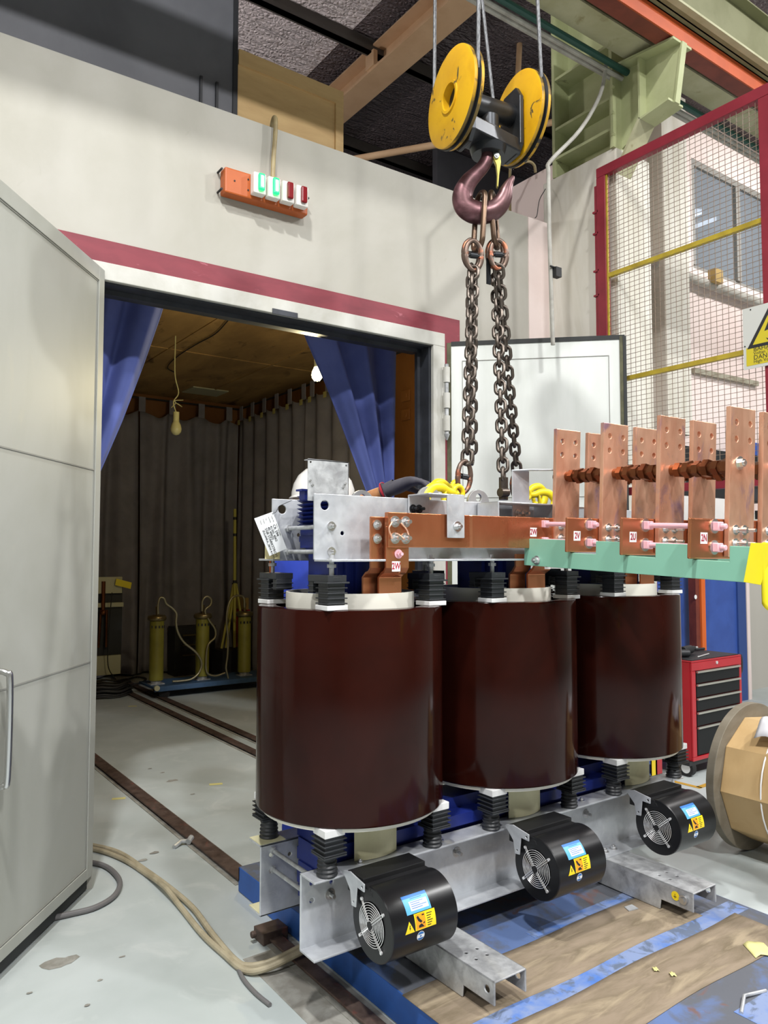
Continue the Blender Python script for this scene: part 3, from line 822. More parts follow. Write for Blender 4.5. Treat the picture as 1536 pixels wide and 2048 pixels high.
# ---------------------------------------------------------------- cooling fans
def make_fan(i):
    x0 = 1.466+.7705*i; c = V((x0, 2.114, .389)); r, L = .117, .27
    b = B()
    b.lathe(c, X, [(.072, .0), (r-.003, 0), (r, .003), (r, L-.003), (r-.003, L), (0, L)], n=64)
    b.lathe(c, X, [(.072, 0), (.070, .05), (0, .05)], n=48)
    fan = obj('cooling_fan', b, 'fan_black', TR)
    b = B(); b.cyl(c+X*.012, c+X*.05, .028, n=24)
    for k in range(7):
        a = 2*pi*k/7; u = Y*cos(a)+Z*sin(a); w = Y*-sin(a)+Z*cos(a)
        b.poly([c+X*.04+u*.026-w*.012, c+X*.02+u*.026+w*.014, c+X*.016+u*.066+w*.026, c+X*.04+u*.066-w*.008])
    obj('impeller', b, 'dark_steel', fan, solid=.0015)
    b = B()
    for k in range(8):
        rr = .014+.0078*k
        b.tube([c-X*(.008-.004*(k/7))+Y*(rr*cos(2*pi*j/40))+Z*(rr*sin(2*pi*j/40)) for j in range(40)], .0014, n=5, closed=True)
    for k in range(4):
        a = pi/4+k*pi/2+.08; u = Y*cos(a)+Z*sin(a); w = Y*-sin(a)+Z*cos(a)
        for s in (-.0035, .0035): b.tube([c-X*.010+u*.012+w*s, c-X*.008+u*.05+w*s, c-X*.004+u*.083+w*s], .0014, n=6)
        b.cyl(c-X*.001+u*.086, c-X*.007+u*.086, .0055, n=12)
    obj('grille', b, 'chrome', fan)
    b = B(); b.cyl(c-X*.0125, c-X*.006, .013, n=20); obj('grille_hub', b, 'fan_dark', fan)
    # mounting channel over the drum, galvanised hanger plate
    b = B(); y0 = 2.175
    b.box(x0-.002, x0+.262, 2.165, 2.26, .452, .518); b.box(x0-.002, x0+.262, 2.125, 2.165, .492, .503)
    b.prism([(x0-.002, 2.165, .503), (x0-.002, 2.118, .492), (x0-.002, 2.112, .478), (x0-.002, 2.165, .47)], (.264, 0, 0))
    obj('mounting_channel', b, 'fan_dark', fan, smooth=False, bev=.002)
    b = B(); xx = x0-.016
    pl = [(2.285, .513), (2.225, .527), (2.139, .513), (2.14, .487), (2.182, .489), (2.19, .421), (2.215, .419), (2.224, .467), (2.262, .506)]
    b.holed([(xx, y, z) for y, z in pl], [(V((xx, 2.152, .50)), .005), (V((xx, 2.203, .435)), .004)], (.005, 0, 0))
    obj('hanger_plate', b, 'galv', fan, smooth=False, bev=.0015)
    # stickers laid on the drum
    def patch(xa, xb, a0, a1, off=.0006, n=10):
        b = B()
        def fn(u, v):
            a = radians(a0+(a1-a0)*v); rr = r+off
            return c+X*(xa+(xb-xa)*u)-Y*(rr*cos(a))+Z*(rr*sin(a))
        b.grid(fn, 1, n); b.fix = True; return b
    obj('nameplate', patch(.063, .163, 26, 54.5), 'sticker_blue', fan)
    b = patch(.063, .163, 49.5, 54.5, .0009); obj('nameplate_header', b, 'sticker_deep', fan)
    b = patch(.083, .155, 30, 44, .0009, 6); obj('nameplate_field', b, 'label_white', fan)
    b = B()
    for k, (xa, xb, a) in enumerate(((.088, .14, 41.5), (.088, .125, 38.5), (.088, .15, 35.5), (.088, .132, 32.5), (.092, .14, 47.2))):
        q = patch(xa, xb, a, a+1.1, .0012, 1); me = bpy.data.meshes.new('q'); q.bm.to_mesh(me); q.bm.free(); b.bm.from_mesh(me); bpy.data.meshes.remove(me)
    obj('nameplate_text', b, 'sticker_deep', fan)
    obj('warning_label', patch(.088, .173, .5, 25), 'sticker_yellow', fan)
    obj('hand_pictogram', patch(.092, .131, 2, 24, .0009), 'sticker_orange', fan)
    b = B()
    def cp(x, a, off=.0013): return c+X*x-Y*((r+off)*cos(radians(a)))+Z*((r+off)*sin(radians(a)))
    b.poly([cp(.096, 20), cp(.103, 21.5), (cp(.108, 17)), cp(.118, 12), cp(.111, 10.5), cp(.101, 14)])
    b.poly([cp(.118, 22), cp(.128, 22), cp(.127, 9), cp(.121, 8)]); b.poly([cp(.102, 7.5), cp(.114, 9.5), cp(.124, 4), cp(.102, 4)])
    for k in range(6):
        a = 21.5-3.4*k; b.poly([cp(.137, a), cp(.160-.004*(k % 3), a), cp(.160-.004*(k % 3), a-1.1), cp(.137, a-1.1)])
    obj('warning_print', b, 'ink', fan, smooth=False)
    b = B(); b.poly([cp(.098, 22, .0016), cp(.1, 22.8, .0016), cp(.127, 4.6, .0016), cp(.125, 4, .0016)]); obj('prohibition_bar', b, 'sticker_orange', fan, smooth=False)
    b = B(); b.grid(lambda u, v: cp(.0655+(u-.5)*.039*(1-v), .3+17.2*v, .0008), 2, 8); obj('shock_triangle', b, 'sticker_yellow', fan)
    b = B(); b.poly([cp(.066, 12, .0013), cp(.069, 12, .0013), cp(.067, 8, .0013), cp(.070, 8, .0013), cp(.064, 3, .0013), cp(.066, 6.5, .0013), cp(.063, 6.5, .0013)]); obj('shock_bolt', b, 'ink', fan, smooth=False)
    b = B(); b.poly([cp(.110+.0155*cos(t), -9.5+7.6*sin(t), .0007) for t in [2*pi*k/24 for k in range(24)]]); obj('round_sticker', b, 'label_white', fan, smooth=False)
    b = B()
    for s in (1, -1):
        b.poly([cp(.110+.014*cos(t), -9.5+s*6.9*sin(t), .001) for t in [radians(25)+radians(130)*k/10 for k in range(11)]])
    b.cyl(cp(.11, -9.5, .0008), cp(.11, -9.5, .0012), .003, n=10)
    obj('round_emblem', b, 'sticker_deep', fan, smooth=False)
    return fan
for i in range(3): make_fan(i)
b = B(); b.tube(smooth_path([(3.36, 2.27, .50), (3.33, 2.25, .495), (3.31, 2.23, .47), (3.34, 2.2, .45), (3.40, 2.18, .44)], 5), .006, n=8)
obj('hanger_hook', b, 'galv', TR)

# ---------------------------------------------------------------- copper work at the top left
def riser(x0, x1, yl, yu, ztop):
    """flat copper bar with a jog, bent in the y-z plane"""
    th = .011
    pts = [(yl, 1.38), (yl, 1.515), (yl-.02, 1.53), (yu+.012, 1.535), (yu, 1.55), (yu, ztop)]
    b = B()
    left = []; right = []
    for k, (y, z) in enumerate(pts):
        p0 = V((y, z)); a = V(pts[max(k-1, 0)]); c = V(pts[min(k+1, len(pts)-1)])
        t = (c-a).normalized(); n = V((-t.y, t.x))
        left.append(p0+n*th/2); right.append(p0-n*th/2)
    pr = [(x0, q.x, q.y) for q in left]+[(x0, q.x, q.y) for q in right[::-1]]
    b.prism(pr, (x1-x0, 0, 0))
    return obj('copper_riser', b, 'copper', TR, smooth=False, bev=.002)
r1 = riser(1.566, 1.655, 2.325, 2.275, 1.735)
r2 = riser(1.612, 1.715, 2.290, 2.245, 1.70)
for xc in XC[1:]:
    riser(xc-.10, xc-.01, 2.325, 2.29, 1.60); riser(xc-.03, xc+.075, 2.29, 2.25, 1.60)
MLAB = Matrix.Rotation(radians(90), 4, 'X')
def plate_label(p, txt, parent, ax=None, s=.0235):
    b = B(); ax = ax or (X, Z, -Y)
    u, w, n = ax
    b.frame_box(V(p)-u*.0185-w*.0185+n*.0004, u*.037, w*.037, n*.0005)
    o = obj('phase_label', b, 'label_white', parent, smooth=False)
    b = B(); m = Matrix((u, w, n)).transposed().to_4x4()
    b.text(txt, Matrix.Translation(V(p)+n*.0011) @ m @ Matrix.Diagonal(V((.85, 1.15, 1, 1))), s*1.2, .0002, 'CENTER', .028)
    bm2 = b
    obj('phase_lettering', bm2, 'label_red', o, smooth=False)
    return o
plate_label((1.655, 2.2385, 1.555), '2W', r2)
plate_label((XC[1]+.045, 2.2438, 1.555), '2V', TR)
bolt((1.665, 2.2385, 1.60), (0, -1, 0), .011, .012, 'pink')
for z in (1.705, 1.655): bolt((1.592, 2.2685, z), (0, -1, 0), .012, .004)

# horizontal busbar of phase W with a slight jog
b = B()
pp = [(1.616, 2.232), (1.70, 2.232), (1.715, 2.236), (2.01, 2.236), (2.02, 2.230), (2.16, 2.222), (2.20, 2.214), (2.52, 2.200)]
z0, z1 = 1.624, 1.751; th = .024
left = []; right = []
for k, q in enumerate(pp):
    a = V(pp[max(k-1, 0)]); c = V(pp[min(k+1, len(pp)-1)]); t = (c-a).normalized(); n = V((-t.y, t.x))
    left.append(V(q)); right.append(V(q)+n*th)
b.prism([(q.x, q.y, z0) for q in left]+[(q.x, q.y, z0) for q in right[::-1]], (0, 0, z1-z0))
bus = obj('copper_busbar', b, 'copper', TR, smooth=False, bev=.002)
for x in (1.645, 1.693):
    for z in (1.717, 1.657): bolt((x, 2.232, z), (0, -1, 0), .0135, .016)
b = B()
b.tube(smooth_path([(1.628, 2.226, 1.715), (1.612, 2.222, 1.69), (1.628, 2.224, 1.655)], 6), .003, n=6)
b.tube(smooth_path([(1.66, 2.226, 1.72), (1.69, 2.222, 1.69), (1.705, 2.226, 1.665)], 6), .003, n=6)
b.tube(smooth_path([(1.65, 2.226, 1.675), (1.68, 2.224, 1.655), (1.695, 2.226, 1.645)], 6), .003, n=6)
obj('copper_shunt', b, 'copper_hot', TR)
# galvanised straps that hold the busbars
b = B()
b.box(1.886, 1.973, 2.222, 2.228, 1.661, 1.829); b.box(1.795, 1.973, 2.222, 2.352, 1.823, 1.829); b.box(1.795, 1.90, 2.345, 2.352, 1.75, 1.829)
obj('support_strap', b, 'galv', TR, smooth=False, bev=.003)
bolt((1.935, 2.222, 1.705), (0, -1, 0), .013, .01)
for x in (1.815, 1.845): bolt((x, 2.345, 1.775), (0, -1, 0), .011, .02, 'dark_steel')
b = B()
b.box(2.155, 2.50, 2.225, 2.352, 1.806, 1.812); b.box(2.155, 2.24, 2.345, 2.352, 1.745, 1.812); b.box(2.49, 2.50, 2.225, 2.352, 1.74, 1.812); b.box(2.155, 2.162, 2.225, 2.352, 1.74, 1.812)
obj('support_strap', b, 'galv', TR, smooth=False, bev=.003)
for x in (2.175, 2.21): bolt((x, 2.345, 1.778), (0, -1, 0), .011, .02, 'dark_steel')
b = B()
b.box(2.307, 2.408, 2.296, 2.302, 1.742, 1.955)
q0, q1, q2 = V((2.307, 2.296, 1.949)), V((2.408, 2.296, 1.955)), V((2.45, 2.24, 1.962))
b.prism([(2.307, 2.296, 1.949), (2.408, 2.296, 1.955), (2.53, 2.2, 1.955), (2.50, 2.19, 1.955), (2.36, 2.26, 1.952)], (0, 0, .006))
b.prism([(2.53, 2.2, 1.96), (2.50, 2.19, 1.96), (2.50, 2.19, 1.885), (2.53, 2.2, 1.885)], (0, -.007, 0))
obj('tower_bracket', b, 'galv', TR, smooth=False, bev=.002)
for x in (2.335, 2.375): bolt((x, 2.296, 1.772), (0, -1, 0), .011, .018)
b = B(); b.box(2.545, 2.7, 2.225, 2.352, 1.80, 1.806); b.box(2.545, 2.60, 2.345, 2.352, 1.745, 1.806)
obj('support_strap', b, 'galv', TR, smooth=False, bev=.003)
# lifting lugs on the clamps
for x, y in ((1.80, 2.672), (1.915, 2.366), (2.18, 2.366), (2.75, 2.672)):
    b = B(); r = .06
    out = [(x+r*cos(a), y, 1.812+r*.95*sin(a)) for a in [pi*k/14 for k in range(15)]]+[(x-r, y, 1.76), (x+r, y, 1.76)]
    b.holed(out, [(V((x, y, 1.835)), .017)], (0, .012, 0))
    obj('lifting_lug', b, 'lug_grey', TR, smooth=False, bev=.001)
# small galvanised plate standing on the clamp, left
b = B()
hs = [(V((x, 2.372, z)), .004) for x, z in ((1.374, 1.929), (1.525, 1.926))]
b.holed([(1.363, 2.372, 1.79), (1.535, 2.372, 1.79), (1.535, 2.372, 1.939), (1.363, 2.372, 1.941)], hs, (0, .003, 0))
b.box(1.533, 1.536, 2.372, 2.40, 1.79, 1.937); b.box(1.363, 1.536, 2.372, 2.40, 1.936, 1.939)
o = obj('terminal_plate', b, 'galv_dull', TR, smooth=False)
for x, z in ((1.371, 1.862), (1.381, 1.846), (1.519, 1.858), (1.511, 1.845)):
    bolt((x, 2.372, z), (0, -1, 0), .003, .002)
b = B(); b.tube(smooth_path([(1.405, 2.74, 1.58), (1.41, 2.75, 1.5), (1.41, 2.76, 1.42)], 4), .003, n=6)
obj('sensor_lead', b, 'orange_post', TR)

# ---------------------------------------------------------------- the sagging terminal tower
TW = ray(-215, 1031).normalized(); UX = (X-TW*TW.x).normalized(); UZ = UX.cross(TW)
P0 = at(1085, 1048, y=2.215)
TT = (0, .254, .518, .794)
def tw(a, t, h): return P0+UX*a-TW*t+UZ*h
def tbox(b, a0, a1, t0, t1, h0, h1): return b.frame_box(tw(a0, t0, h0), UX*(a1-a0), -TW*(t1-t0), UZ*(h1-h0))
AXT = (UX, UZ, -TW)
b = B(); o = [(-.015, -.172), (1.12, -.172), (1.12, -.062)]
for t in TT[:0:-1]: o += [(t+.112, -.062), (t+.112, -.111), (t-.016, -.111), (t-.016, -.062)]
o += [(-.015, -.062)]
b.prism([tw(-.085, t, h) for t, h in o], UX*.025); obj('insulating_beam', b, 'green_board', TR, smooth=False, bev=.0015)
b = B(); tbox(b, .42, .445, -.015, 1.12, -.172, -.062); obj('insulating_beam', b, 'green_board', TR, smooth=False, bev=.0015)
b = B(); b.cyl(tw(-.085, .06, -.148), tw(-.105, .06, -.148), .012, n=6); b.cyl(tw(-.085, .06, -.148), tw(-.088, .06, -.148), .018, n=20); b.cyl(tw(-.1, .06, -.148), tw(-.112, .06, -.148), .006, n=10)
obj('bolt', b, 'zinc', TR)
tnames = ('2W', '2V', '2U', '2N')
for k, t in enumerate(TT):
    b = B()
    if k: tbox(b, -.116-.003*k, .43, t-.012, t, -.108, .025); pl = obj('terminal_bar', b, 'copper', TR, smooth=False, bev=.004)
    else:
        tbox(b, .05, .43, -.012, 0, -.108, .025); pl = obj('terminal_bar', b, 'copper', TR, smooth=False, bev=.004)
    plate_label(tw((-.062, -.066, -.065, -.055)[k], t+(.0005 if k else .0115), (-.035, -.045, -.043, -.04)[k]), tnames[k], pl if k else bus, AXT)
    for h in (0, -.07):
        b = B(); p = tw(0, t, h)
        b.cyl(p, p-TW*.004, .024, n=28); o = obj('washer', b, 'zinc', TR)
        b = B(); b.frame_box(p-TW*.004-UX*.015-UZ*.015, UX*.03, UZ*.03, -TW*.022)
        b.cyl(p-TW*.026, p-TW*.045, .0095, n=14)
        obj('pink_nut', b, 'pink', TR, smooth=True, bev=.003)
        if k in (0, 2):
            b = B(); b.cyl(p-TW*.02, tw(0, TT[k+1]-.03, h), .0095, n=16); obj('pink_rod', b, 'pink', TR)
    for row in (0, 1):
        a0 = (.052, .243)[row]; a1 = a0+.143; tt = t+.002
        hs = [(tw(a, tt, h), .0105) for a in (a0+.035, a1-.03) for h in (.352, .295)]
        b = B(); b.holed([tw(a0, tt, -.10), tw(a1, tt, -.10), tw(a1, tt, .403), tw(a0, tt, .403)], hs, -TW*.018)
        obj('upright_busbar', b, 'copper_hot' , TR, smooth=False, bev=.002)
        for a in (a0+.035, a0+.085):
            for h in (-.01, -.055):
                bolt(tw(a, t+.02, h), -TW, .011, .03)
for row in (0, 1):
    a = (.122, .313)[row]
    for k in range(3):
        b = B(); p0, p1 = tw(a, TT[k]+.02, .205), tw(a, TT[k+1]+.002, .205); L = (p1-p0).length; d = (p1-p0).normalized()
        b.cyl(p0, p1, .022, n=20)
        for j in range(6):
            s = .02+j*.038; b.cyl(p0+d*s, p0+d*(s+.022), .033 if j % 2 else .029, n=6, ph=.3*j)
        obj('clamp_spacer', b, 'copper_brown', TR)
    b = B(); p0 = tw(a, TT[3]+.02, .205); b.cyl(p0, tw(a, 1.1, .205), .022, n=20)
    b.cyl(tw(a, -.05, .205), tw(a, .002, .205), .02, n=20)
    if row == 0:
        b.bm.clear(); b.cyl(tw(a, -.05, .205), tw(a, .002, .205), .02, n=20)
    obj('clamp_spacer', b, 'copper_brown', TR)
    bolt(tw(.105 if row == 0 else .31, TT[3]+.02, .215), -TW, .015, .006)

# paper tag hung from the rear clamp and the yellow slip
tg = thing('paper_tag', 'white handwritten paper tag hanging from the left end of the rear clamp', 'tag', at(538, 1065, y=2.66))
c0, c1, c2, c3 = [at(px, py, y=2.655) for px, py in ((508.5, 1037), (545.5, 1023.5), (573.5, 1097), (539, 1112))]
b = B(); b.prism([c0, c1, c2, c3], (0, .0006, 0)); obj('card', b, 'paper', tg, smooth=False)
u = (c2-c1).normalized(); w = (c1-c0); w = (w-u*w.dot(u)).normalized(); n = u.cross(w)
if n.y > 0: n = -n
Wd = (c1-c0).length; Hd = (c2-c1).length
m4 = Matrix((u, w, u.cross(w))).transposed().to_4x4()
b = B()
for txt, f, s, st in (('CR 594', .20, .0155, .30), ('41301 4062', .36, .0135, .30), ('40 49022', .49, .014, .30), ('SGB STARKSTROM', .64, .0145, .30), ('ZULAMKA_28/10 4:15PM', .80, .0112, .32)):
    b.text(txt, Matrix.Translation(c1-w*(Wd*f)+u*(Hd*st)+n*.001) @ m4, s, .0002, 'LEFT')
obj('handwriting', b, 'ink', tg, smooth=False)
b = B()
for f in (.14, .30, .45, .6, .76): b.text(('Order No.', 'Serial-No.', 'Typ', 'Project', 'Datum')[int(f*6.2)], Matrix.Translation(c1-w*(Wd*f)+u*(Hd*.07)+n*.001) @ m4, .0062, .0002, 'LEFT')
b.text('TRAFO TAG CARD', Matrix.Translation(c1-w*(Wd*.06)+u*(Hd*.3)+n*.001) @ m4, .006, .0002, 'LEFT')
obj('printed_headings', b, 'leaf_line', tg, smooth=False)
b = B(); b.tube(smooth_path([c1+u*.005-w*.006-Y*.002, at(552, 1024, y=2.65), at(557, 1014, y=2.67), at(563, 1010, y=2.66), at(583, 1001, y=2.655)], 5), .0012, n=5)
obj('string', b, 'ink', tg)
b = B(); p = at(530, 1100, y=2.678); q = at(559, 1118, y=2.678); b.box(p.x, q.x, 2.6755, 2.6785, q.z, p.z+.02)
obj('note_slip', b, 'post_it', label='pale yellow paper slip stuck behind the white handwritten tag', cat='note', smooth=False)

# yellow cloth thrown over the outer end of the green beam
b = B(); tq = 1.0
def clothfn(u, v):
    # v runs from the beam face up, across the top, and down the near end
    t = tq+.02+.14*u; s = -.23+.42*v; k = .006*sin(9*u+5*v)+.004*sin(17*u)
    a = -.093-k; h = s
    if s > -.055:
        a = -.093+(s+.055)*.6-k; h = -.052+k*.6
    return tw(a, t, h-(.04*sin(3.0*u) if s < -.1 else 0))
b.grid(clothfn, 18, 26)
cl = obj('yellow_cloth', b, 'yellow_cloth', label='bright yellow cloth glove draped over the outer end of the green beam', cat='cloth', solid=.003)
b = B()
fl = [tw(-.098, .985, -.05), tw(-.1, .965, -.17), tw(-.1, 1.02, -.175), tw(-.1, 1.06, -.05)]
b.prism(fl, -UX*.003); obj('cuff', b, 'yellow_cloth', cl, smooth=False, bev=.001)
# ================================================================ CRANE HOOK, CHAINS
YH = 2.522
CR = V((cos(YAW), -sin(YAW), 0)); CF = V((sin(YAW), cos(YAW), 0))       # hook plane axes
hb = thing('crane_hook_block', 'crane hook block with two big yellow pulleys and a dark red steel hook', 'crane hook', at(970, 300, y=YH))
AX = V((cos(radians(-11.6)), sin(radians(-11.6)), 0)); AP = V((-AX.y, AX.x, 0))
def sheave(px, py, th=.052, r=.213):
    c = at(px, py, y=YH); c = c - AX*0
    b = B()
    b.lathe(c, AX, [(.058, 0), (r-.01, 0), (r, .004), (r, .02), (r-.012, .024), (r-.012, .030), (r, .034), (r, th), (r-.008, th+.004), (.058, th+.004)], n=72, close=True)
    o = obj('pulley_guard', b, ['sheave_yellow', 'sheave_rim'], hb, angle=30)
    for p in o.data.polygons:
        cc = p.center+hb.location-c; ra = (cc-AX*cc.dot(AX)).length
        if ra > r-.02 and abs(p.normal.dot(AX)) < .7: p.material_index = 1
    b = B(); b.lathe(c, AX, [(.058, -.006), (.07, -.006), (.07, .0), (.058, .0)], n=40, close=True); obj('bore_collar', b, 'sheave_yellow', o)
    b = B(); b.lathe(c+AX*.03, AX, [(.0, 0), (.056, 0), (.056, .02), (0, .02)], n=30); obj('bearing', b, 'dark_steel', o)
    return c
cL = sheave(899, 194)
cR = sheave(1030, 236)
# rope grooves sticking out at the rim's open top are the dark pulley itself
for c in (cL, cR):
    b = B(); b.lathe(c+AX*.017, AX, [(.17, 0), (.218, .002), (.205, .010), (.218, .018), (.17, .02)], n=60, close=True); obj('pulley', b, 'dark_steel', hb)
b = B(); m0 = cL+AX*.06; m1 = cR
b.cyl(cL+AX*.04, cR+AX*.01, .05, n=28)
obj('axle', b, 'dark_steel', hb)
def sideplate(c, off):
    b = B(); q = c+AX*off
    pts = [(-.085, .06), (-.05, .115), (.05, .115), (.085, .06), (.085, -.17), (.05, -.21), (-.05, -.21), (-.085, -.17)]
    b.prism([q+AP*-u+Z*v for u, v in pts], AX*.022); obj('side_plate', b, 'dark_steel', hb, smooth=False, bev=.004)
sideplate(cL, .066); sideplate(cR, -.03)
cm = (cL+cR)/2+AX*.02
hx = at(976, 300, y=YH)
b = B()
top = V((hx.x, hx.y, 0))
zc = cm.z-.155
dd = (cR-cL); 
b.frame_box(cL+AX*.08-AP*.075+Z*(zc-.03-cL.z), (V((cR.x, cR.y, cL.z))-cL)-AX*.1, AP*.15, Z*.065)
obj('crosshead', b, 'dark_steel', hb, smooth=False, bev=.006)
b = B(); sx = V((hx.x, hx.y, zc))
b.cyl(sx+Z*.03, sx+Z*.115, .052, n=28); b.cyl(sx-Z*.03, sx-Z*.065, .085, .075, n=36); b.cyl(sx+Z*.03, sx+Z*.05, .062, n=28)
obj('thrust_nut', b, 'dark_steel', hb)
# the hook: flattened swept body
hk = [(976, 285, 11), (976, 300, 11.5), (974, 316, 12.5), (966, 332, 13.5), (952, 347, 15), (938, 362, 17.5), (928, 380, 19.5), (925, 398, 21), (931, 414, 22.5), (946, 424, 23.5), (965, 427, 23), (984, 422, 21.5), (999, 410, 19), (1008, 395, 16.5), (1013, 380, 13.5), (1018, 367, 9.5), (1024, 357, 6), (1027, 351, 3)]
Q = at(965, 400, y=YH); dpt = (Q-EYE).dot(FW); mpp = dpt/F
pts = [Q+CR*((x-965)*mpp)-Z*((y-400)*mpp) for x, y, r in hk]
rad = [r*mpp for _, _, r in hk]
def interp(pts, rad, n=5):
    P = smooth_path(pts, n); R = []
    for i in range(len(rad)-1):
        for k in range(n): R.append(rad[i]+(rad[i+1]-rad[i])*k/n)
    R.append(rad[-1]); return P, R
P, R = interp(pts, rad)
b = B(); b.tube(P, R, n=20, flat=(CF, .72)); obj('hook', b, 'hook_steel', hb, angle=60)
def hp2(x, y, d=0): return Q+CR*((x-965)*mpp)-Z*((y-400)*mpp)+CF*d
b = B()
b.prism([hp2(x, y, -.012) for x, y in ((986, 313), (989, 307), (996, 306), (1001, 312), (1002, 325), (998, 352), (996, 376), (993, 374), (994, 350), (992, 330), (988, 320))], CF*.024)
o = obj('safety_latch', b, 'latch_yellow', hb, smooth=False, bev=.003)
b = B(); b.cyl(hp2(993, 313, -.012), hp2(993, 313, -.022), .012, n=16); b.cyl(hp2(993, 313, -.022), hp2(993, 313, -.026), .006, n=6); obj('latch_pin', b, 'galv_dull', o)
# ropes
zt = 4.93
def rope(px0, py0, c, off, label):
    q = c+AX*.027+AP*off; bot = V((q.x, q.y, c.z+.02))
    top = at(px0, py0, y=q.y+off*.1); d = top-bot; top = bot+d*((5.6-bot.z)/d.z)
    b = B(); b.cyl(bot, top, .0085, n=10)
    o = obj('wire_rope', b, 'rope', label=label, cat='rope')
rr = .2
rope(870, 0, cL, .2, 'steel wire rope rising from the far left side of the left yellow pulley')
rope(957, 0, cL, -.2, 'steel wire rope rising from the right side of the left yellow pulley')
rope(964, 0, cR, .2, 'steel wire rope dropping behind the housing to the left side of the right pulley')
rope(1075, 0, cR, -.18, 'rightmost steel wire rope, rising from the right side of the right yellow pulley')

# ---- chains
def stadium(L, w, r, n=8, m=10):
    """closed oval path: inner length L along z, width w"""
    h = (L-w)/2+0; pts = []
    R = w/2
    for i in range(m+1): a = pi*i/m; pts.append(V((R*cos(a), 0, h+R*sin(a))))
    for i in range(m+1): a = pi+pi*i/m; pts.append(V((R*cos(a), 0, -h+R*sin(a))))
    return pts
PIT = .0468
link_me = None
def chain(parent, p0, p1, sag=0, phase=0, n=None):
    global link_me
    p0, p1 = V(p0), V(p1); Ld = (p1-p0).length; n = n or max(2, round(Ld/PIT)); d = (p1-p0)/n
    for i in range(n):
        c = p0+d*(i+.5); zz = d.normalized(); a = CR-zz*CR.dot(zz); a.normalize(); bb = zz.cross(a)
        ang = (0 if (i+phase) % 2 == 0 else pi/2)+.35+.1*sin(i*1.7)
        xx = a*cos(ang)+bb*sin(ang); yy = zz.cross(xx)
        if link_me is None:
            b = B(); b.tube(stadium(.064, .041, .008), .0083, n=10, closed=True)
            o = obj('chain_link', b, 'chain_steel', loc=(0, 0, 0), angle=60); link_me = o
        else:
            o = link_me.copy(); C.objects.link(o)
        o.parent = parent
        o.matrix_local = Matrix.Translation(c-wloc(parent)) @ Matrix((xx, yy, zz)).transposed().to_4x4()
def coupling(parent, top, bot, ang=.2, sc=1):
    """two-half coupling link with a pin and spring sleeve"""
    top, bot = V(top), V(bot); zz = (top-bot).normalized(); a = (CR-zz*CR.dot(zz)).normalized(); bb = zz.cross(a)
    xx = a*cos(ang)+bb*sin(ang); yy = zz.cross(xx); c = (top+bot)/2; h = (top-bot).length/2; w = .034*sc
    for s in (1, -1):
        pts = [c+xx*(-w)+zz*(-s*.012), c+xx*(-w*1.12)+zz*(s*.012), c+xx*(-w*.8)+zz*(s*h*.7), c+zz*(s*h), c+xx*(w*.8)+zz*(s*h*.7), c+xx*(w*1.12)+zz*(s*.012), c+xx*w+zz*(-s*.012)]
        P, R = interp(pts, [.0125*sc, .0125*sc, .011*sc, .010*sc, .011*sc, .0125*sc, .0125*sc], 4)
        b = B(); b.tube(P, R, n=10); obj('coupling_half', b, 'link_rust', parent, angle=60)
    b = B(); b.cyl(c-xx*(w*1.25), c+xx*(w*1.25), .007*sc, n=12); b.cyl(c-xx*(w*.5), c+xx*(w*.5), .013*sc, n=14)
    obj('coupling_pin', b, 'dark_steel', parent)
def sling(label, ring_top, ring_bot, legs, nm):
    r0, r1 = V(ring_top), V(ring_bot)
    s = thing('chain_sling', label, 'chain sling', r1)
    zz = (r0-r1).normalized(); c = (r0+r1)/2; h = (r0-r1).length
    xx = (CF*.93+CR*(.36 if nm else -.36)); xx = (xx-zz*xx.dot(zz)).normalized()
    b = B(); pts = []
    for q in stadium(h, .085, 0): pts.append(c+xx*q.x+zz*q.z)
    b.tube(pts, .0125, n=12, closed=True); obj('master_link', b, 'ring_brown', s, angle=60)
    for (tp, bt, ph) in legs:
        tp = V(tp); d = (V(bt)-r1).normalized()
        cb = V(tp); coupling(s, cb+Z*.075, cb-Z*.062, .15 if nm else .3)
        chain(s, cb-Z*.05, bt, phase=ph)
    return s
f1, f2 = V((1.93, 2.372, 1.905)), V((2.10, 2.372, 1.90))
rtop = at(966, 392, y=YH)
r1b = at(955, 500, y=YH-.01); r2b = at(993, 495, y=YH-.01)
Lb0, Lb1 = at(934, 925, y=2.40), at(944, 925, y=2.64)
Rb0, Rb1 = at(1007, 960, y=2.40), at(1034, 945, y=2.66)
lc = at(947, 514, y=YH-.03); lc2 = at(943, 511, y=YH+.05)
rc = at(997, 512, y=YH-.03); rc2 = at(991, 511, y=YH+.05)
s1 = sling('left chain sling hanging from the crane hook down to the near left lug', at(962, 387, y=YH), r1b, [(lc, Lb0, 0), (lc2, Lb1, 1)], 0)
s2 = sling('right chain sling hanging from the crane hook to the lugs behind the straps', at(984, 386, y=YH), r2b, [(rc, Rb1, 0), (rc2, Rb0, 1)], 1)
b = B(); p = at(977, 530, y=YH); b.box(p.x-.012, p.x+.014, p.y, p.y+.003, p.z-.09, p.z+.03); obj('capacity_tag', b, 'dark_steel', s2, smooth=False)
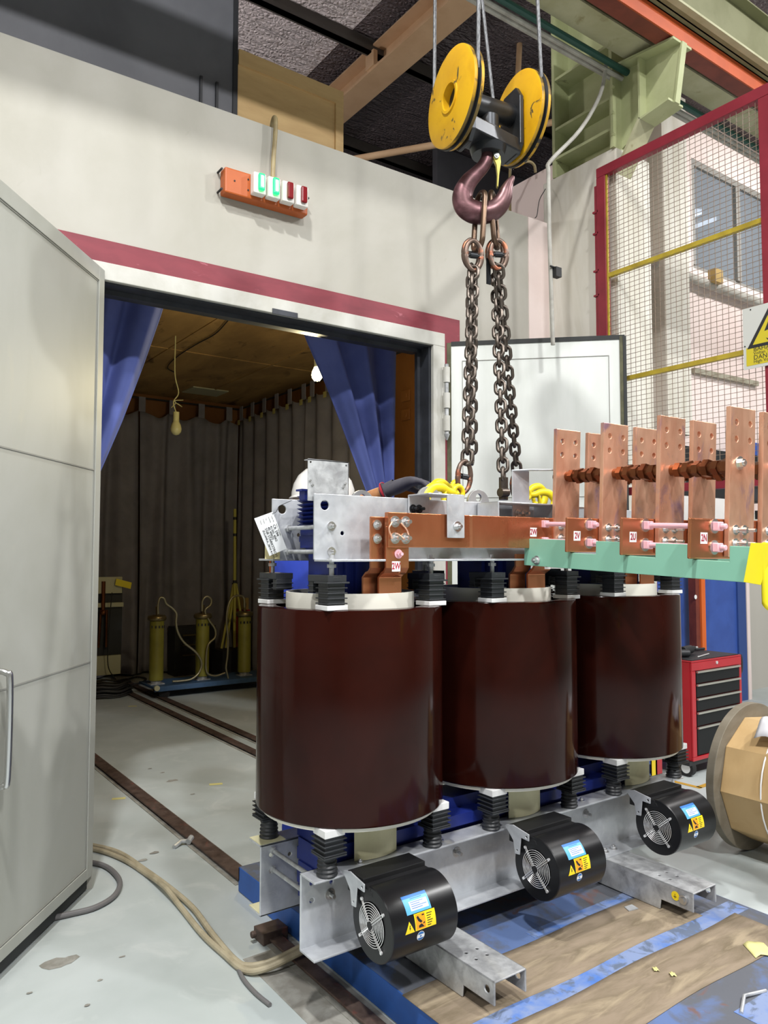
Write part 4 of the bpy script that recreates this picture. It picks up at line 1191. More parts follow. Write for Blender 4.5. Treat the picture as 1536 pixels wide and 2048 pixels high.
# lower couplings and yellow lifting hooks
def yhook(parent, eye, d, sc=1):
    """yellow sling hook lying along d from its eye"""
    eye, d = V(eye), V(d).normalized(); s = d.cross(Z).normalized(); n = s.cross(d)
    pt = lambda u, v: eye+d*(u*sc)+n*(v*sc)
    b = B()
    P, R = interp([pt(0, 0), pt(.03, .004), pt(.07, .02), pt(.12, .018), pt(.155, -.015), pt(.145, -.055), pt(.11, -.07), pt(.075, -.062), pt(.06, -.045)], [k*sc for k in (.014, .016, .018, .02, .021, .021, .018, .014, .008)], 5)
    b.tube(P, R, n=14, flat=(s, .75)); o = obj('sling_hook', b, 'hook_yellow', parent, angle=60)
    b = B(); b.tube([pt(-.004+.026*cos(2*pi*k/16)-.02, .026*sin(2*pi*k/16)) for k in range(16)], .010*sc, n=10, closed=True); obj('hook_eye', b, 'hook_yellow', o, angle=60)
    b = B(); P, R = interp([pt(.05, .01), pt(.06, -.02), pt(.062, -.045)], [.007*sc, .008*sc, .007*sc], 4); b.tube(P, R, n=8, flat=(s, 1.6)); obj('hook_latch', b, 'hook_yellow', o)
    return o
coupling(s1, at(934, 922, y=2.40)+V((-.01, 0, .0)), at(926, 985, y=2.40), .6, .9)
yhook(s1, at(908, 985, y=2.39), (-1, -.1, -.05), 1.05)
yhook(s1, at(905, 976, y=2.60), (-1, -.3, -.1), 1.1)
b = B(); b.cyl(at(1007, 955, y=2.40), at(1007, 1000, y=2.40), .02, n=14); b.cyl(at(1000, 985, y=2.39), at(1014, 985, y=2.39), .02, n=14); obj('shackle', b, 'chain_steel', s2)
coupling(s2, at(1034, 945, y=2.66), at(1036, 1000, y=2.66), .5, .9)
yhook(s2, at(1050, 985, y=2.64), (1, .1, .12), 1.0)
yhook(s2, at(1060, 990, y=2.5), (1, -.2, -.05), .9)
# ================================================================ WORKER
PX, PY = 1.80, 3.07           # where he stands, behind the transformer on the pallet
FZ = .118
pr = thing('person', 'person in white helmet, blue coverall and grey gloves reaching for the yellow hook', 'person', (PX, PY, FZ))
def skinmesh(name, nodes, edges, m, parent, root=0, lv=2):
    me = bpy.data.meshes.new(name); base = wloc(parent)
    me.from_pydata([V(n[0])-base for n in nodes], edges, []); me.update()
    o = bpy.data.objects.new(name, me); C.objects.link(o); o.parent = parent
    sk = o.modifiers.new('k', 'SKIN'); sk.use_smooth_shade = True
    for i, n in enumerate(nodes):
        r = n[1]; r = r if isinstance(r, tuple) else (r, r)
        me.skin_vertices[0].data[i].radius = r; me.skin_vertices[0].data[i].use_root = (i == root)
    su = o.modifiers.new('s', 'SUBSURF'); su.levels = lv; su.render_levels = lv
    dg = bpy.context.evaluated_depsgraph_get(); ev = o.evaluated_get(dg)
    nm = bpy.data.meshes.new_from_object(ev); o.modifiers.clear(); o.data = nm; nm.name = name
    nm.materials.clear(); nm.materials.append(M[m])
    for p in nm.polygons: p.use_smooth = True
    return o
def pp(x, y, z): return V((PX+x, PY+y, FZ+z))
hand = at(800, 972, y=2.70); elbow = at(722, 1004, y=2.86); wrist = at(778, 979, y=2.74)
shl = pp(.10, -.10, 1.46); shr = pp(-.08, .16, 1.46)
nodes = [(pp(-.02, .0, .95), (.12, .10)), (pp(0, 0, 1.15), (.115, .09)), (pp(.02, 0, 1.36), (.125, .10)), (pp(.035, 0, 1.52), (.075, .07)), (pp(.045, 0, 1.60), .055),
         (pp(.055, 0, 1.68), (.085, .075)), (pp(.05, 0, 1.765), (.09, .08)), (pp(.04, 0, 1.80), (.06, .055)),
         (shl, .05), (elbow, .040), (wrist, .028), (hand, .024),
         (shr, .05), (pp(.0, .24, 1.2), .038), (pp(.16, .22, 1.08), .03), (pp(.22, .2, 1.06), .03),
         (pp(-.02, -.09, .86), .09), (pp(.0, -.10, .50), .062), (pp(-.03, -.11, .09), .04), (pp(.08, -.12, .035), .035),
         (pp(-.02, .09, .86), .09), (pp(.02, .11, .50), .062), (pp(-.02, .13, .09), .04), (pp(.09, .13, .035), .035)]
edges = [(0, 1), (1, 2), (2, 3), (3, 4), (4, 5), (5, 6), (6, 7), (2, 8), (8, 9), (9, 10), (10, 11), (2, 12), (12, 13), (13, 14), (14, 15),
         (0, 16), (16, 17), (17, 18), (18, 19), (0, 20), (20, 21), (21, 22), (22, 23)]
body = skinmesh('body', nodes, edges, 'skin', pr)
# face on the head: nose, brow, eyes, mouth, ears (looking towards +x, the hook)
b = B()
hc = pp(.055, 0, 1.70)
b.prism([hc+V((.075, -.012, -.03)), hc+V((.075, .012, -.03)), hc+V((.075, .004, .03)), hc+V((.075, -.004, .03))], (.025, 0, -.006))
for s in (-1, 1): b.sphere(hc+V((-.005, s*.082, 0)), .03, 12, (.6, .25, 1))
obj('face', b, 'skin', pr, subd=1)
b = B()
for s in (-1, 1): b.sphere(hc+V((.078, s*.032, .028)), .012, 10)
b.box(hc.x+.07, hc.x+.082, hc.y-.025, hc.y+.025, hc.z-.062, hc.z-.055)
obj('eyes', b, 'hair', pr)
# clothing
cn = [(nodes[0][0], (.19, .15)), (nodes[1][0], (.18, .145)), (nodes[2][0], (.19, .15)), (pp(.03, 0, 1.5), (.09, .085)),
      (shl, .075), (shl.lerp(elbow, .55), .062), (shl.lerp(elbow, .8), .058),
      (shr, .075), (nodes[13][0], .06), (nodes[14][0], .045),
      (nodes[16][0], .115), (nodes[17][0], .085), (pp(-.03, -.11, .12), .075),
      (nodes[20][0], .115), (nodes[21][0], .085), (pp(-.02, .13, .12), .075)]
ce = [(0, 1), (1, 2), (2, 3), (2, 4), (4, 5), (5, 6), (2, 7), (7, 8), (8, 9), (0, 10), (10, 11), (11, 12), (0, 13), (13, 14), (14, 15)]
skinmesh('coverall', cn, ce, 'coverall', pr)
# boots
b = B()
for y in (-.12, .13):
    b.sphere(pp(.04, y, .045), .055, 16, (2.2, .95, .8)); b.cyl(pp(-.025, y, .03), pp(-.025, y, .17), .055, n=16)
obj('boots', b, 'boot', pr, angle=60)
# helmet: dome, brim, button
b = B(); hc2 = pp(.045, 0, 1.735)
b.lathe(hc2, Z, [(.148, 0), (.149, .02), (.143, .06), (.126, .10), (.095, .133), (.05, .152), (0, .158)], n=40)
b.lathe(hc2, Z, [(.148, 0), (.158, -.008), (.158, -.012), (.142, -.006), (.138, .02)], n=40)
b.prism([hc2+V((.10+.09*cos(a)*1.1, .14*sin(a), -.012)) for a in [-pi/2+pi*k/14 for k in range(15)]], (0, 0, .006))
b.sphere(hc2+Z*.153, .012, 12)
h = obj('helmet', b, 'helmet', pr, angle=50)
h.data.transform(Matrix.Translation(hc2-pr.location) @ Matrix.Rotation(radians(6), 4, Y) @ Matrix.Translation(pr.location-hc2))
# gloved hand with five fingers resting on the hook
gd = (at(858, 966, y=2.60)-hand).normalized(); gs = gd.cross(Z).normalized(); gu = gs.cross(gd)
if gu.z < 0: gu = -gu
def hp3(u, v, w): return hand+gd*u+gs*v+gu*w
gn = [(wrist.lerp(elbow, .10), .036), (wrist, .035), (hp3(.0, 0, .012), (.046, .034)), (hp3(.045, 0, .020), (.050, .028)), (hp3(.075, 0, .016), (.046, .022))]
ge = [(0, 1), (1, 2), (2, 3), (3, 4)]
for k, (v, ln) in enumerate(((-.034, .062), (-.012, .074), (.012, .070), (.033, .054))):
    i = len(gn)
    gn += [(hp3(.088, v, .012), .0125), (hp3(.088+ln*.45, v*1.05, .002), .0115), (hp3(.088+ln*.8, v*1.05, -.022), .0105), (hp3(.088+ln*.9, v, -.042), .009)]
    ge += [(4, i), (i, i+1), (i+1, i+2), (i+2, i+3)]
i = len(gn)
gn += [(hp3(.02, -.05, -.004), .016), (hp3(.055, -.068, -.02), .013), (hp3(.085, -.07, -.034), .011)]
ge += [(2, i), (i, i+1), (i+1, i+2)]
skinmesh('glove', gn, ge, 'glove', pr, 1)
b = B(); q = wrist.lerp(elbow, .12); d = (elbow-wrist).normalized(); b.cyl(q, q+d*.008, .044, n=20); obj('glove_cuff', b, 'cuff_red', pr)
# ================================================================ PALLET, RAILS, FLOOR THINGS
pal = thing('pallet_trolley', 'low blue steel pallet trolley under the transformer', 'pallet', (2.4, 2.2, 0))
px0, px1, py0, py1 = 1.605, 3.18, .9, 3.43
b = B(); b.box(px0+.004, px1-.004, py0, py1, .108, .115); obj('deck_plate', b, 'pallet_top', pal, smooth=False)
b = B(); b.box(px0, px0+.012, py0, py1, .004, .1145); b.box(px1-.012, px1, py0, py1, .004, .1145); b.box(px0, px1, py1-.012, py1, .05, .1145)
obj('side_frame', b, 'pallet_blue', pal, smooth=False, bev=.002)
b = B()
for x0, x1, y0, y1 in ((px0+.02, px1-.02, 1.79, 1.88), (2.25, 3.1, 2.14, 2.19), (2.42, 2.75, 1.1, 1.43), (1.62, 1.9, 1.4, 1.80)): b.box(x0, x1, y0, y1, .115, .1165)
obj('blue_paint_patch', b, 'blue_clean', pal, smooth=False)
b = B(); b.tube([(2.43, 1.41, .118), (2.52, 1.45, .125), (2.62, 1.43, .118)], .006, n=8); obj('lifting_eye', b, 'galv_dull', pal)
def sheet(nm, x0, x1, y0, y1, label, curl):
    b = B(); th = .0026
    def fn(u, v):
        x = x0+(x1-x0)*u; y = y0+(y1-y0)*v+.006*sin(11*u+nm)
        z = .1167+curl*(max(0, .42-u)/.42)**2*(1-v)**2*.055
        return V((x, y, z))
    b.grid(fn, 40, 8); return obj('plywood_sheet', b, 'board_wood', label=label, cat='board', solid=th)
sheet(0, 1.60, 2.945, 1.872, 2.13, 'worn plywood sheet under the fans and steel feet, with a curled left corner', 0)
sheet(2, 1.70, 3.075, 1.56, 1.80, 'worn plywood sheet lying nearest the camera on the blue pallet', 0)

# floor rails
def floor_rail(name, x, y0, y1, label, w=.06):
    t = thing(name, label, 'rail', (x, y0, 0))
    b = B(); b.box(x-w/2, x+w/2, y0, y1, .012, .022); b.box(x-.008, x+.008, y0, y1, 0, .012); obj('rail_head', b, 'rail_rust', t, smooth=False, bev=.003)
    b = B(); b.box(x-w*.75, x+w*.75, y0, y1, 0, .0035); obj('rail_bed', b, 'dirt', t, smooth=False)
    return t
floor_rail('floor_rail', 1.685, 3.5, 9.2, 'rusty floor rail running from the pallet into the chamber, the nearest to the left door', .085)
floor_rail('floor_rail', 2.78, 3.4, 9.3, 'rusty floor rail in the chamber, left one of the close pair', .075)
floor_rail('floor_rail', 2.985, 3.4, 9.6, 'rusty floor rail in the chamber, right one of the close pair', .075)
t = floor_rail('floor_rail', 1.53, 1.0, 2.92, 'short red brown floor rail beside the front left edge of the blue pallet', .06)
b = B(); b.box(1.47, 1.585, 2.90, 2.99, 0, .05); b.cyl((1.46, 2.95, .035), (1.44, 2.95, .035), .014, n=12); obj('end_stop', b, 'rail_rust', t, smooth=False, bev=.004)
b = B(); b.box(1.36, 1.515, 1.0, 2.86, 0, .0012); b.box(1.54, 1.6, 1.2, 2.9, 0, .001)  # strips paint in both floor dirt and shade beside the rail
obj('grime', b, 'dirt', kind='stuff', label='dark oily dirt lying along the short rail by the pallet', cat='dirt', smooth=False)
b = B(); p = at(362, 1683, z=.02); b.tube([p+V((-.05, -.03, -.01)), p, p+V((.045, -.02, 0))], .012, n=8); b.cyl(p+V((.03, -.03, 0)), p+V((.06, -.0, .01)), .016, n=10)
obj('rail_clip', b, 'galv_dull', label='small steel clip bolted to the floor rail near the doorway', cat='clip')

# cables
def cable(pts, r, m, label, n=10):
    b = B(); b.tube(smooth_path([at(x, y, z=z) for x, y, z in pts], 7), r, n=n)
    return obj('cable', b, m, label=label, cat='cable')
cable([(150, 1688, .014), (190, 1692, .014), (240, 1706, .014), (288, 1738, .016), (335, 1772, .014), (385, 1815, .014), (425, 1868, .014), (470, 1920, .014), (500, 1932, .016), (545, 1922, .03), (600, 1895, .05), (640, 1875, .05)], .0125, 'cable_beige', 'upper beige cable snaking from the left door to the transformer base')
cable([(150, 1694, .013), (195, 1700, .013), (245, 1718, .013), (290, 1746, .013), (330, 1775, .03), (362, 1815, .013), (405, 1868, .013), (448, 1908, .013), (490, 1941, .014), (535, 1936, .03), (590, 1910, .05), (640, 1885, .05)], .0125, 'cable_beige', 'lower beige cable that loops apart and rejoins near the base')
cable([(470, 1918, .008), (485, 1955, .008), (510, 1985, .008), (540, 2010, .008)], .008, 'cable_grey', 'thin grey cable end lying under the beige cables')
cable([(165, 1722, .014), (205, 1730, .014), (228, 1745, .014), (240, 1766, .014), (228, 1792, .014), (190, 1815, .014), (140, 1828, .014), (95, 1838, .014)], .0125, 'cable_grey', 'dark grey cable looping out from under the left door')

# tape scraps and floor line
for k, (x, y, w, lab) in enumerate(((237, 1599, 26, 'yellow tape scrap on the floor left of the nearest rail'), (432, 1570, 26, 'yellow tape scrap on the lit floor close to the brown drum'),
        (265, 1413, 16, 'yellow tape scrap deep inside the chamber by the dark gear'))):
    p = at(x, y, z=.001); b = B(); d = CR*cos(.25)+CF*sin(.25); e = CF*cos(.25)-CR*sin(.25); s = (p-EYE).dot(FW)/F*w
    b.frame_box(p-d*s/2, d*s, e*(s*.45), Z*.0012); obj('tape_scrap', b, 'tape_yellow', label=lab, cat='tape', group='yellow tape scraps', smooth=False)
for k, (x, y, lab) in enumerate(((1520, 1902, 'curled yellow paper scrap at the right end of the nearest plywood sheet'), (1312, 1940, 'small yellow scrap on the middle of the nearest plywood sheet'), (1346, 1950, 'tiny yellow flake right of the small scrap on the plywood'))):
    p = at(x, y, z=.1205); sz = (.05, .012, .012)[k]; b = B()
    def fn(u, v): return p+CR*((u-.5)*sz*1.6)+CF*((v-.5)*sz*2+.4*sz*sin(3*u))+Z*(.004*sin(5*u+k)**2)
    b.grid(fn, 6, 4); obj('paper_scrap', b, 'tape_yellow', label=lab, cat='scrap', solid=.0006)
b = B(); a0, a1, a2 = at(1336, 1560, z=.001), at(1397, 1575, z=.001), at(1440, 1560, z=.001)
for p, q in ((a0, a1), (a1, a2+(a2-a1)*.5)):
    d = (q-p).normalized(); e = Z.cross(d); b.frame_box(p-e*.02, (q-p)+d*.02, e*.04, Z*.0012)
obj('floor_marking', b, 'floor_line', label='faded yellow marking line on the floor behind the fans', cat='floor marking', smooth=False)
b = B(); p = at(1258, 1823, z=.1185); b.prism([p, p+V((.05, -.01, 0)), p+V((.06, .03, 0)), p+V((.015, .035, 0))], (0, 0, .003)); obj('metal_scrap', b, 'galv_dull', label='small grey metal chip lying on the far plywood sheet', cat='scrap', smooth=False)
# scuff marks on the floor: shallow patches of worn paint
b = B(); rnd = random.Random(3)
def blot(px, py, r, k):
    p = at(px, py, z=.0006+.00025*k); b.poly([p+V((r*(.6+.5*rnd.random())*cos(a), r*(.35+.4*rnd.random())*sin(a), 0)) for a in [2*pi*i/9 for i in range(9)]])
for kk, (px, py, r) in enumerate(((345, 1561, .05), (325, 1545, .02), (110, 1925, .07), (135, 1920, .05), (245, 1913, .015), (200, 1960, .012), (385, 1588, .02), (300, 1537, .02), (285, 1720, .03), (310, 1705, .03), (175, 2010, .012), (60, 1985, .012))): blot(px, py, r, kk)
obj('floor_scuff', b, 'dirt', kind='stuff', label='scattered dark scuff marks on the grey painted floor', cat='scuff marks', smooth=False)

# ================================================================ TOOL CABINET, REEL, FAR RIGHT
cx0, cx1, cy0, cy1 = 5.04, 5.70, 3.25, 3.72; cz0, cz1 = .115, .815
tc = thing('tool_cabinet', 'red rolling tool cabinet with five black drawers behind the right drum', 'tool cabinet', (5.37, 3.48, 0))
b = B(); b.box(cx0, cx1, cy0+.004, cy1, cz0, cz1); b.box(cx0, cx0+.05, cy0-.012, cy0+.003, cz0+.03, cz1-.06); b.box(cx1-.03, cx1, cy0-.012, cy0+.003, cz0+.03, cz1-.06); b.box(cx0, cx1, cy0-.012, cy0+.003, cz1-.06, cz1); b.box(cx0, cx1, cy0-.012, cy0+.003, cz0, cz0+.03)
b.box(cx0, cx1, cy0-.012, cy1, cz1+.001, cz1+.012)
obj('cabinet_body', b, 'cab_red', tc, smooth=False, bev=.004)
zs = [.755, .66, .56, .46, .355, .15]
for k in range(5):
    b = B(); b.box(cx0+.055, cx1-.035, cy0-.014, cy0, zs[k+1]+.004, zs[k]-.004); dr = obj('drawer', b, 'drawer_black', tc, smooth=False, bev=.003)
    b = B(); b.box(cx0+.055, cx1-.035, cy0-.028, cy0-.012, zs[k]-.016, zs[k]-.002); obj('drawer_pull', b, 'alu', dr, smooth=False, bev=.002)
b = B(); b.box(cx0+.02, cx1-.02, cy0, cy1-.01, cz1+.012, cz1+.018); obj('top_mat', b, 'tool_black', tc, smooth=False)
b = B(); b.cyl((5.36, cy0-.012, cz1-.02), (5.36, cy0-.018, cz1-.02), .012, n=16); obj('lock', b, 'chrome', tc)
b = B(); b.tube(smooth_path([(cx1, cy0+.02, cz1), (cx1+.05, cy0+.02, cz1-.01), (cx1+.05, cy0+.02, cz1-.12), (cx1, cy0+.02, cz1-.14)], 5), .012, n=8); obj('push_handle', b, 'tool_black', tc)
b = B(); b.box(cx0-.03, cx1, cy0+.0, cy1, .085, cz0); obj('bumper', b, 'tool_black', tc, smooth=False)
for x, y in ((5.06, 3.30), (5.66, 3.30), (5.08, 3.68), (5.66, 3.68)):
    b = B(); b.cyl((x-.022, y, .058), (x+.022, y, .058), .058, n=28); wh = obj('caster_wheel', b, 'tyre', tc)
    b = B(); b.cyl((x-.024, y, .058), (x+.024, y, .058), .036, n=24); obj('wheel_hub', b, 'chrome', wh)
def tool(name, label, parts):
    t = thing(name, label, 'tool', parts[0][0])
    for k, (p, q, r, m) in enumerate(parts):
        b = B(); b.cyl(p, q, r, r*.9, n=14); obj(('grip', 'motor_housing', 'shaft', 'tip')[k % 4], b, m, t, bev=.003)
zt2 = cz1+.018
tool('power_drill', 'black power drill lying on top of the red tool cabinet, at the left', [(V((5.08, 3.42, zt2+.03)), V((5.20, 3.36, zt2+.03)), .03, 'tool_black'), (V((5.12, 3.44, zt2+.075)), V((5.10, 3.56, zt2+.10)), .038, 'tool_black')])
tool('impact_driver', 'black impact driver with a chrome tip on the cabinet top', [(V((5.21, 3.42, zt2+.035)), V((5.36, 3.45, zt2+.038)), .036, 'tool_black'), (V((5.36, 3.45, zt2+.038)), V((5.44, 3.47, zt2+.04)), .02, 'tool_black'), (V((5.44, 3.47, zt2+.04)), V((5.50, 3.48, zt2+.04)), .009, 'chrome')])
tool('torque_wrench', 'long black wrench lying along the back right of the cabinet top', [(V((5.42, 3.55, zt2+.014)), V((5.66, 3.52, zt2+.014)), .011, 'tool_black')])
tool('small_spanner', 'thin chrome spanner at the front of the cabinet top', [(V((5.22, 3.30, zt2+.006)), V((5.46, 3.36, zt2+.006)), .006, 'chrome')])

rc0 = V((4.12, 2.33, .392))
rl = thing('cable_reel', 'wooden cable reel wrapped in brown cardboard at the right edge', 'reel', (rc0.x, rc0.y-.3, 0))
for y in (rc0.y, rc0.y-.62):
    b = B(); b.lathe(V((rc0.x, y, rc0.z)), -Y, [(.06, 0), (.39, 0), (.39, .045), (.06, .045)], n=72, close=True); obj('reel_flange', b, 'reel_wood', rl, bev=.003)
b = B(); c = V((rc0.x, rc0.y-.045, rc0.z)); rr = .335
oc = [c+X*(rr*cos(2*pi*k/9+.42))+Z*(rr*sin(2*pi*k/9+.42)) for k in range(9)]
b.prism(oc, (0, -.53, 0)); obj('cardboard_wrap', b, 'cardboard', rl, smooth=False, bev=.006)
b = B(); b.tube([V((rc0.x, rc0.y-.26, rc0.z))+X*(rr*.985*cos(2*pi*k/36))+Z*(rr*.985*sin(2*pi*k/36)) for k in range(36)], .004, n=6, closed=True); obj('strap', b, 'label_white', rl)
b = B()
def rag(u, v): 
    p = V((rc0.x-.27+.34*u, rc0.y-.20-.28*v, rc0.z+.345)); return p+Z*(.02*sin(7*u+3*v)**2+.015*sin(9*v)-.35*max(0, .22-u)-.15*max(0, u-.75))
b.grid(rag, 16, 14); obj('white_rag', b, 'rag', label='crumpled white rag lying on top of the cardboard reel', cat='rag', solid=.002)

lk = thing('blue_locker', 'wide blue steel locker behind the red tool cabinet', 'locker', (7.8, 4.8, 0))
b = B(); b.box(q.x+.08 if False else 6.62, 8.22, 4.62, 5.18, 0, 1.50); obj('locker_body', b, 'blue_panel', lk, smooth=False, bev=.004)
b = B(); b.box(8.06, 8.22, 4.6, 4.62, 0, 1.5); obj('locker_edge', b, 'blue_dark', lk, smooth=False)
b = B(); b.box(8.24, 8.30, 4.6, 5.18, 0, 2.2); obj('edge_post', b, 'pink_wall', label='narrow pale post at the right end of the blue locker', cat='post', smooth=False)
po = thing('orange_post', 'upright orange steel post in front of the blue locker', 'post', (7.2, 4.5, 0))
p = at(1397, 1250, y=4.5); b = B(); b.box(p.x-.07, p.x+.0, 4.48, 4.56, 0, 1.9); obj('web', b, 'rust_red', po, smooth=False)
b = B(); b.box(p.x+.0, p.x+.07, 4.46, 4.5, 0, 1.9); obj('flange', b, 'orange_post', po, smooth=False)
b = B(); q = at(1391, 1194, y=4.475); b.cyl(q, q-Y*.003, .022, n=20); obj('round_sticker', b, 'label_white', po)
b = B(); b.box(8.4, 10, 4.9, 5.15, 0, 2.1); obj('pale_cabinet', b, 'concrete', label='pale grey cabinet standing at the far right behind the yellow cloth', cat='cabinet', smooth=False)
wc = thing('white_cabinet', 'row of white control cabinets behind the copper bars', 'cabinet', (6.6, 4.9, 1.52))
b = B(); b.box(5.2, 8.22, 4.75, 5.18, 1.52, 2.22); obj('cabinet_body', b, 'white_cab', wc, smooth=False)
b = B()
for x in (5.75, 6.35, 6.95, 7.55): b.box(x-.008, x+.008, 4.742, 4.75, 1.54, 2.2)
b.box(5.2, 8.22, 4.742, 4.75, 1.85, 1.865); obj('door_gap', b, 'cable_tray', wc, smooth=False)
b = B(); q = at(1509, 990, y=4.74); b.box(q.x-.06, q.x+.06, 4.735, 4.75, q.z-.06, q.z+.07); obj('display', b, 'jamb_steel', wc, smooth=False)
b = B(); q = at(1516, 1030, y=4.74); b.box(q.x-.05, q.x+.06, 4.72, 4.75, q.z-.05, q.z+.05); obj('switch_block', b, 'ink', wc, smooth=False)
rb = thing('red_locker', 'narrow red locker seen between the insulators behind the right drum', 'locker', (6.0, 4.7, 0))
q = at(1307, 1175, y=4.6); b = B(); b.box(q.x-.12, q.x+.06, 4.6, 4.74, 0, 1.5); obj('locker_body', b, 'cab_red', rb, smooth=False)
b = B(); b.box(q.x-.09, q.x-.07, 4.59, 4.6, .1, 1.45); obj('door_gap', b, 'tool_black', rb, smooth=False)
bc = thing('blue_crate', 'small blue crate on top of the dark shelf behind the fence', 'crate', at(1508, 895, y=4.9))
q = at(1508, 905, y=4.9); b = B(); b.box(q.x-.12, q.x+.3, 4.88, 5.12, q.z-.04, q.z+.12); obj('crate_body', b, 'blue_panel', bc, smooth=False, bev=.01)
q2 = at(1370, 945, y=4.9); b = B(); b.box(6.6, 9.2, 4.88, 5.15, 2.221, max(2.25, q.z-.04)); obj('dark_shelf', b, 'dark_gear', label='dark shelf unit behind the fence bottom, above the white cabinets', cat='shelf', smooth=False)
# pallet, books and fold-ups peeping between the lower insulators on the right
for k, (px, m, lab) in enumerate(((1308, 'sticker_yellow', 'yellow folder standing behind the right base beam'), (1318, 'cab_red', 'red folder standing behind the right base beam'), (1297, 'blue_dark', 'dark blue folder standing behind the right base beam'))):
    p = at(px, 1540, y=3.1); b = B(); b.box(p.x-.035, p.x+.035, 3.1, 3.16, 0, .40); obj('folder', b, m, label=lab, cat='folder', smooth=False)
# ================================================================ CHAMBER CONTENTS
def drape(name, m, label, fn, nu, nv, group=None, solid=.004):
    b = B(); b.grid(fn, nu, nv); return obj(name, b, m, label=label, cat='curtain', group=group, angle=80, solid=solid)
# blue curtains just inside the opening
def edge(pts, z):
    for (xa, za), (xb, zb) in zip(pts, pts[1:]):
        if za >= z >= zb: return xa+(xb-xa)*(za-z)/(za-zb)
    return pts[-1][0] if z < pts[-1][1] else pts[0][0]
LE = [(1.54, 3.3), (1.53, 3.05), (1.42, 2.70), (1.30, 2.35), (1.19, 2.07), (1.10, 1.85), (1.05, 1.5), (1.02, .9), (1.0, .05)]
def left_c(u, v):
    z = 3.25-3.2*v; xr = edge(LE, z); xl = .82+.10*v; amp = .05*(.4+.6*(xr-xl)/.8)
    return V((xl+(xr-xl)*u, 4.33+amp*sin(2*pi*3.2*u+.6*v)+.008*sin(2*pi*7*u+2), z))
drape('curtain', 'curtain_blue', 'dark blue curtain tied back at the left side of the chamber opening', left_c, 90, 50)
RE = [(2.40, 3.3), (2.48, 3.05), (2.665, 2.70), (2.80, 2.406), (2.91, 2.16), (2.985, 2.0), (3.02, 1.8), (3.0, 1.3), (2.95, .05)]
def right_c(u, v):
    z = 3.25-3.2*v; xl = edge(RE, z); xr = 3.17; amp = .05*(.35+.65*(xr-xl)/.7)
    return V((xl+(xr-xl)*u, 4.33+amp*sin(2*pi*2.6*u+1+.5*v)+.008*sin(2*pi*6*u+1), z))
drape('curtain', 'curtain_blue', 'dark blue curtain gathered at the right side of the chamber opening', right_c, 90, 50)
# dark curtains on tabs along the back and right
b = B(); b.cyl((-1.4, 10.22, 3.70), (4.72, 10.22, 3.70), .012, n=8); b.cyl((4.72, 4.8, 3.70), (4.72, 10.22, 3.70), .012, n=8)
obj('curtain_rail', b, 'dark_gear', label='thin curtain rail under the wooden ceiling along back and right', cat='rail')
rnd = random.Random(11)
def tabs(parent, pos, m):
    for p, d in pos:
        b = B(); b.frame_box(p-d*.045-Z*.19, d*.09, d.cross(Z)*.012, Z*.20); obj('hanging_tab', b, m, parent, smooth=False)
def back_fn(x0, x1, k):
    n = (x1-x0)/.42
    def fn(u, v):
        x = x0+(x1-x0)*u; ph = 2*pi*n*u
        dip = .09*(1-cos(ph))*.5*max(0, 1-v*6)
        a = .035+.05*min(1, v*2)
        return V((x+.03*sin(ph*.5+3*v), 10.20-.02+a*sin(ph+1.2*sin(2.0*v+k))+.02*sin(2.3*ph+2*v), 3.53-dip-3.50*v))
    return fn
for k, (x0, x1, lab) in enumerate(((-1.35, 1.6, 'dark grey tabbed curtain at the far left of the chamber back wall'), (1.62, 3.25, 'dark grey tabbed curtain behind the unlit hanging bulb'), (3.27, 4.70, 'dark grey tabbed curtain in the far right corner of the back wall'))):
    c = drape('curtain', 'curtain_dark', lab, back_fn(x0, x1, k), 110, 30, 'dark curtains of the chamber')
    n = int((x1-x0)/.42); tabs(c, [(V((x0+(i+.0)*.42+.02, 10.2, 3.7)), X) for i in range(n+1)], 'curtain_dark')
def right_fn(y0, y1, k):
    n = (y1-y0)/.36
    def fn(u, v):
        y = y0+(y1-y0)*u; ph = 2*pi*n*u
        return V((4.70-.02+(.03+.03*min(1, v*2))*sin(ph+.8*sin(2*v+k)), y, 3.55-.05*(1-cos(ph))*.5*max(0, 1-v*6)-3.52*v))
    return fn
for k, (y0, y1, lab) in enumerate(((8.2, 10.15, 'dark grey tabbed curtain along the right chamber wall, nearest the back corner'), (6.55, 8.18, 'dark grey tabbed curtain along the right chamber wall, nearest the lit bulb'))):
    c = drape('curtain', 'curtain_dark', lab, right_fn(y0, y1, k), 90, 30, 'dark curtains of the chamber')
    n = int((y1-y0)/.36); ps = [(V((4.66, y0+i*.36+.04, 3.7)), Y) for i in range(n+1)]; tabs(c, ps, 'curtain_dark')
    for p, d in ps:
        b = B(); b.frame_box(p-V((.03, .035, .26)), (0, .07, 0), (-.004, 0, 0), (0, 0, .07)); obj('yellow_tab', b, 'curtain_tag', c, smooth=False)
# outlets on the brown wall
so = thing('wall_socket', 'pair of socket outlets on the brown plywood wall inside the doorway', 'socket', at(815, 810, x=4.94))
for k, py in enumerate((792, 830)):
    q = at(814, py, x=4.95); b = B(); b.box(4.925, 4.95, q.y-.07, q.y+.07, q.z-.06, q.z+.06); b.cyl((4.92, q.y, q.z), (4.93, q.y, q.z), .03, n=16); obj('socket_plate', b, 'ply_wall', so, bev=.004)
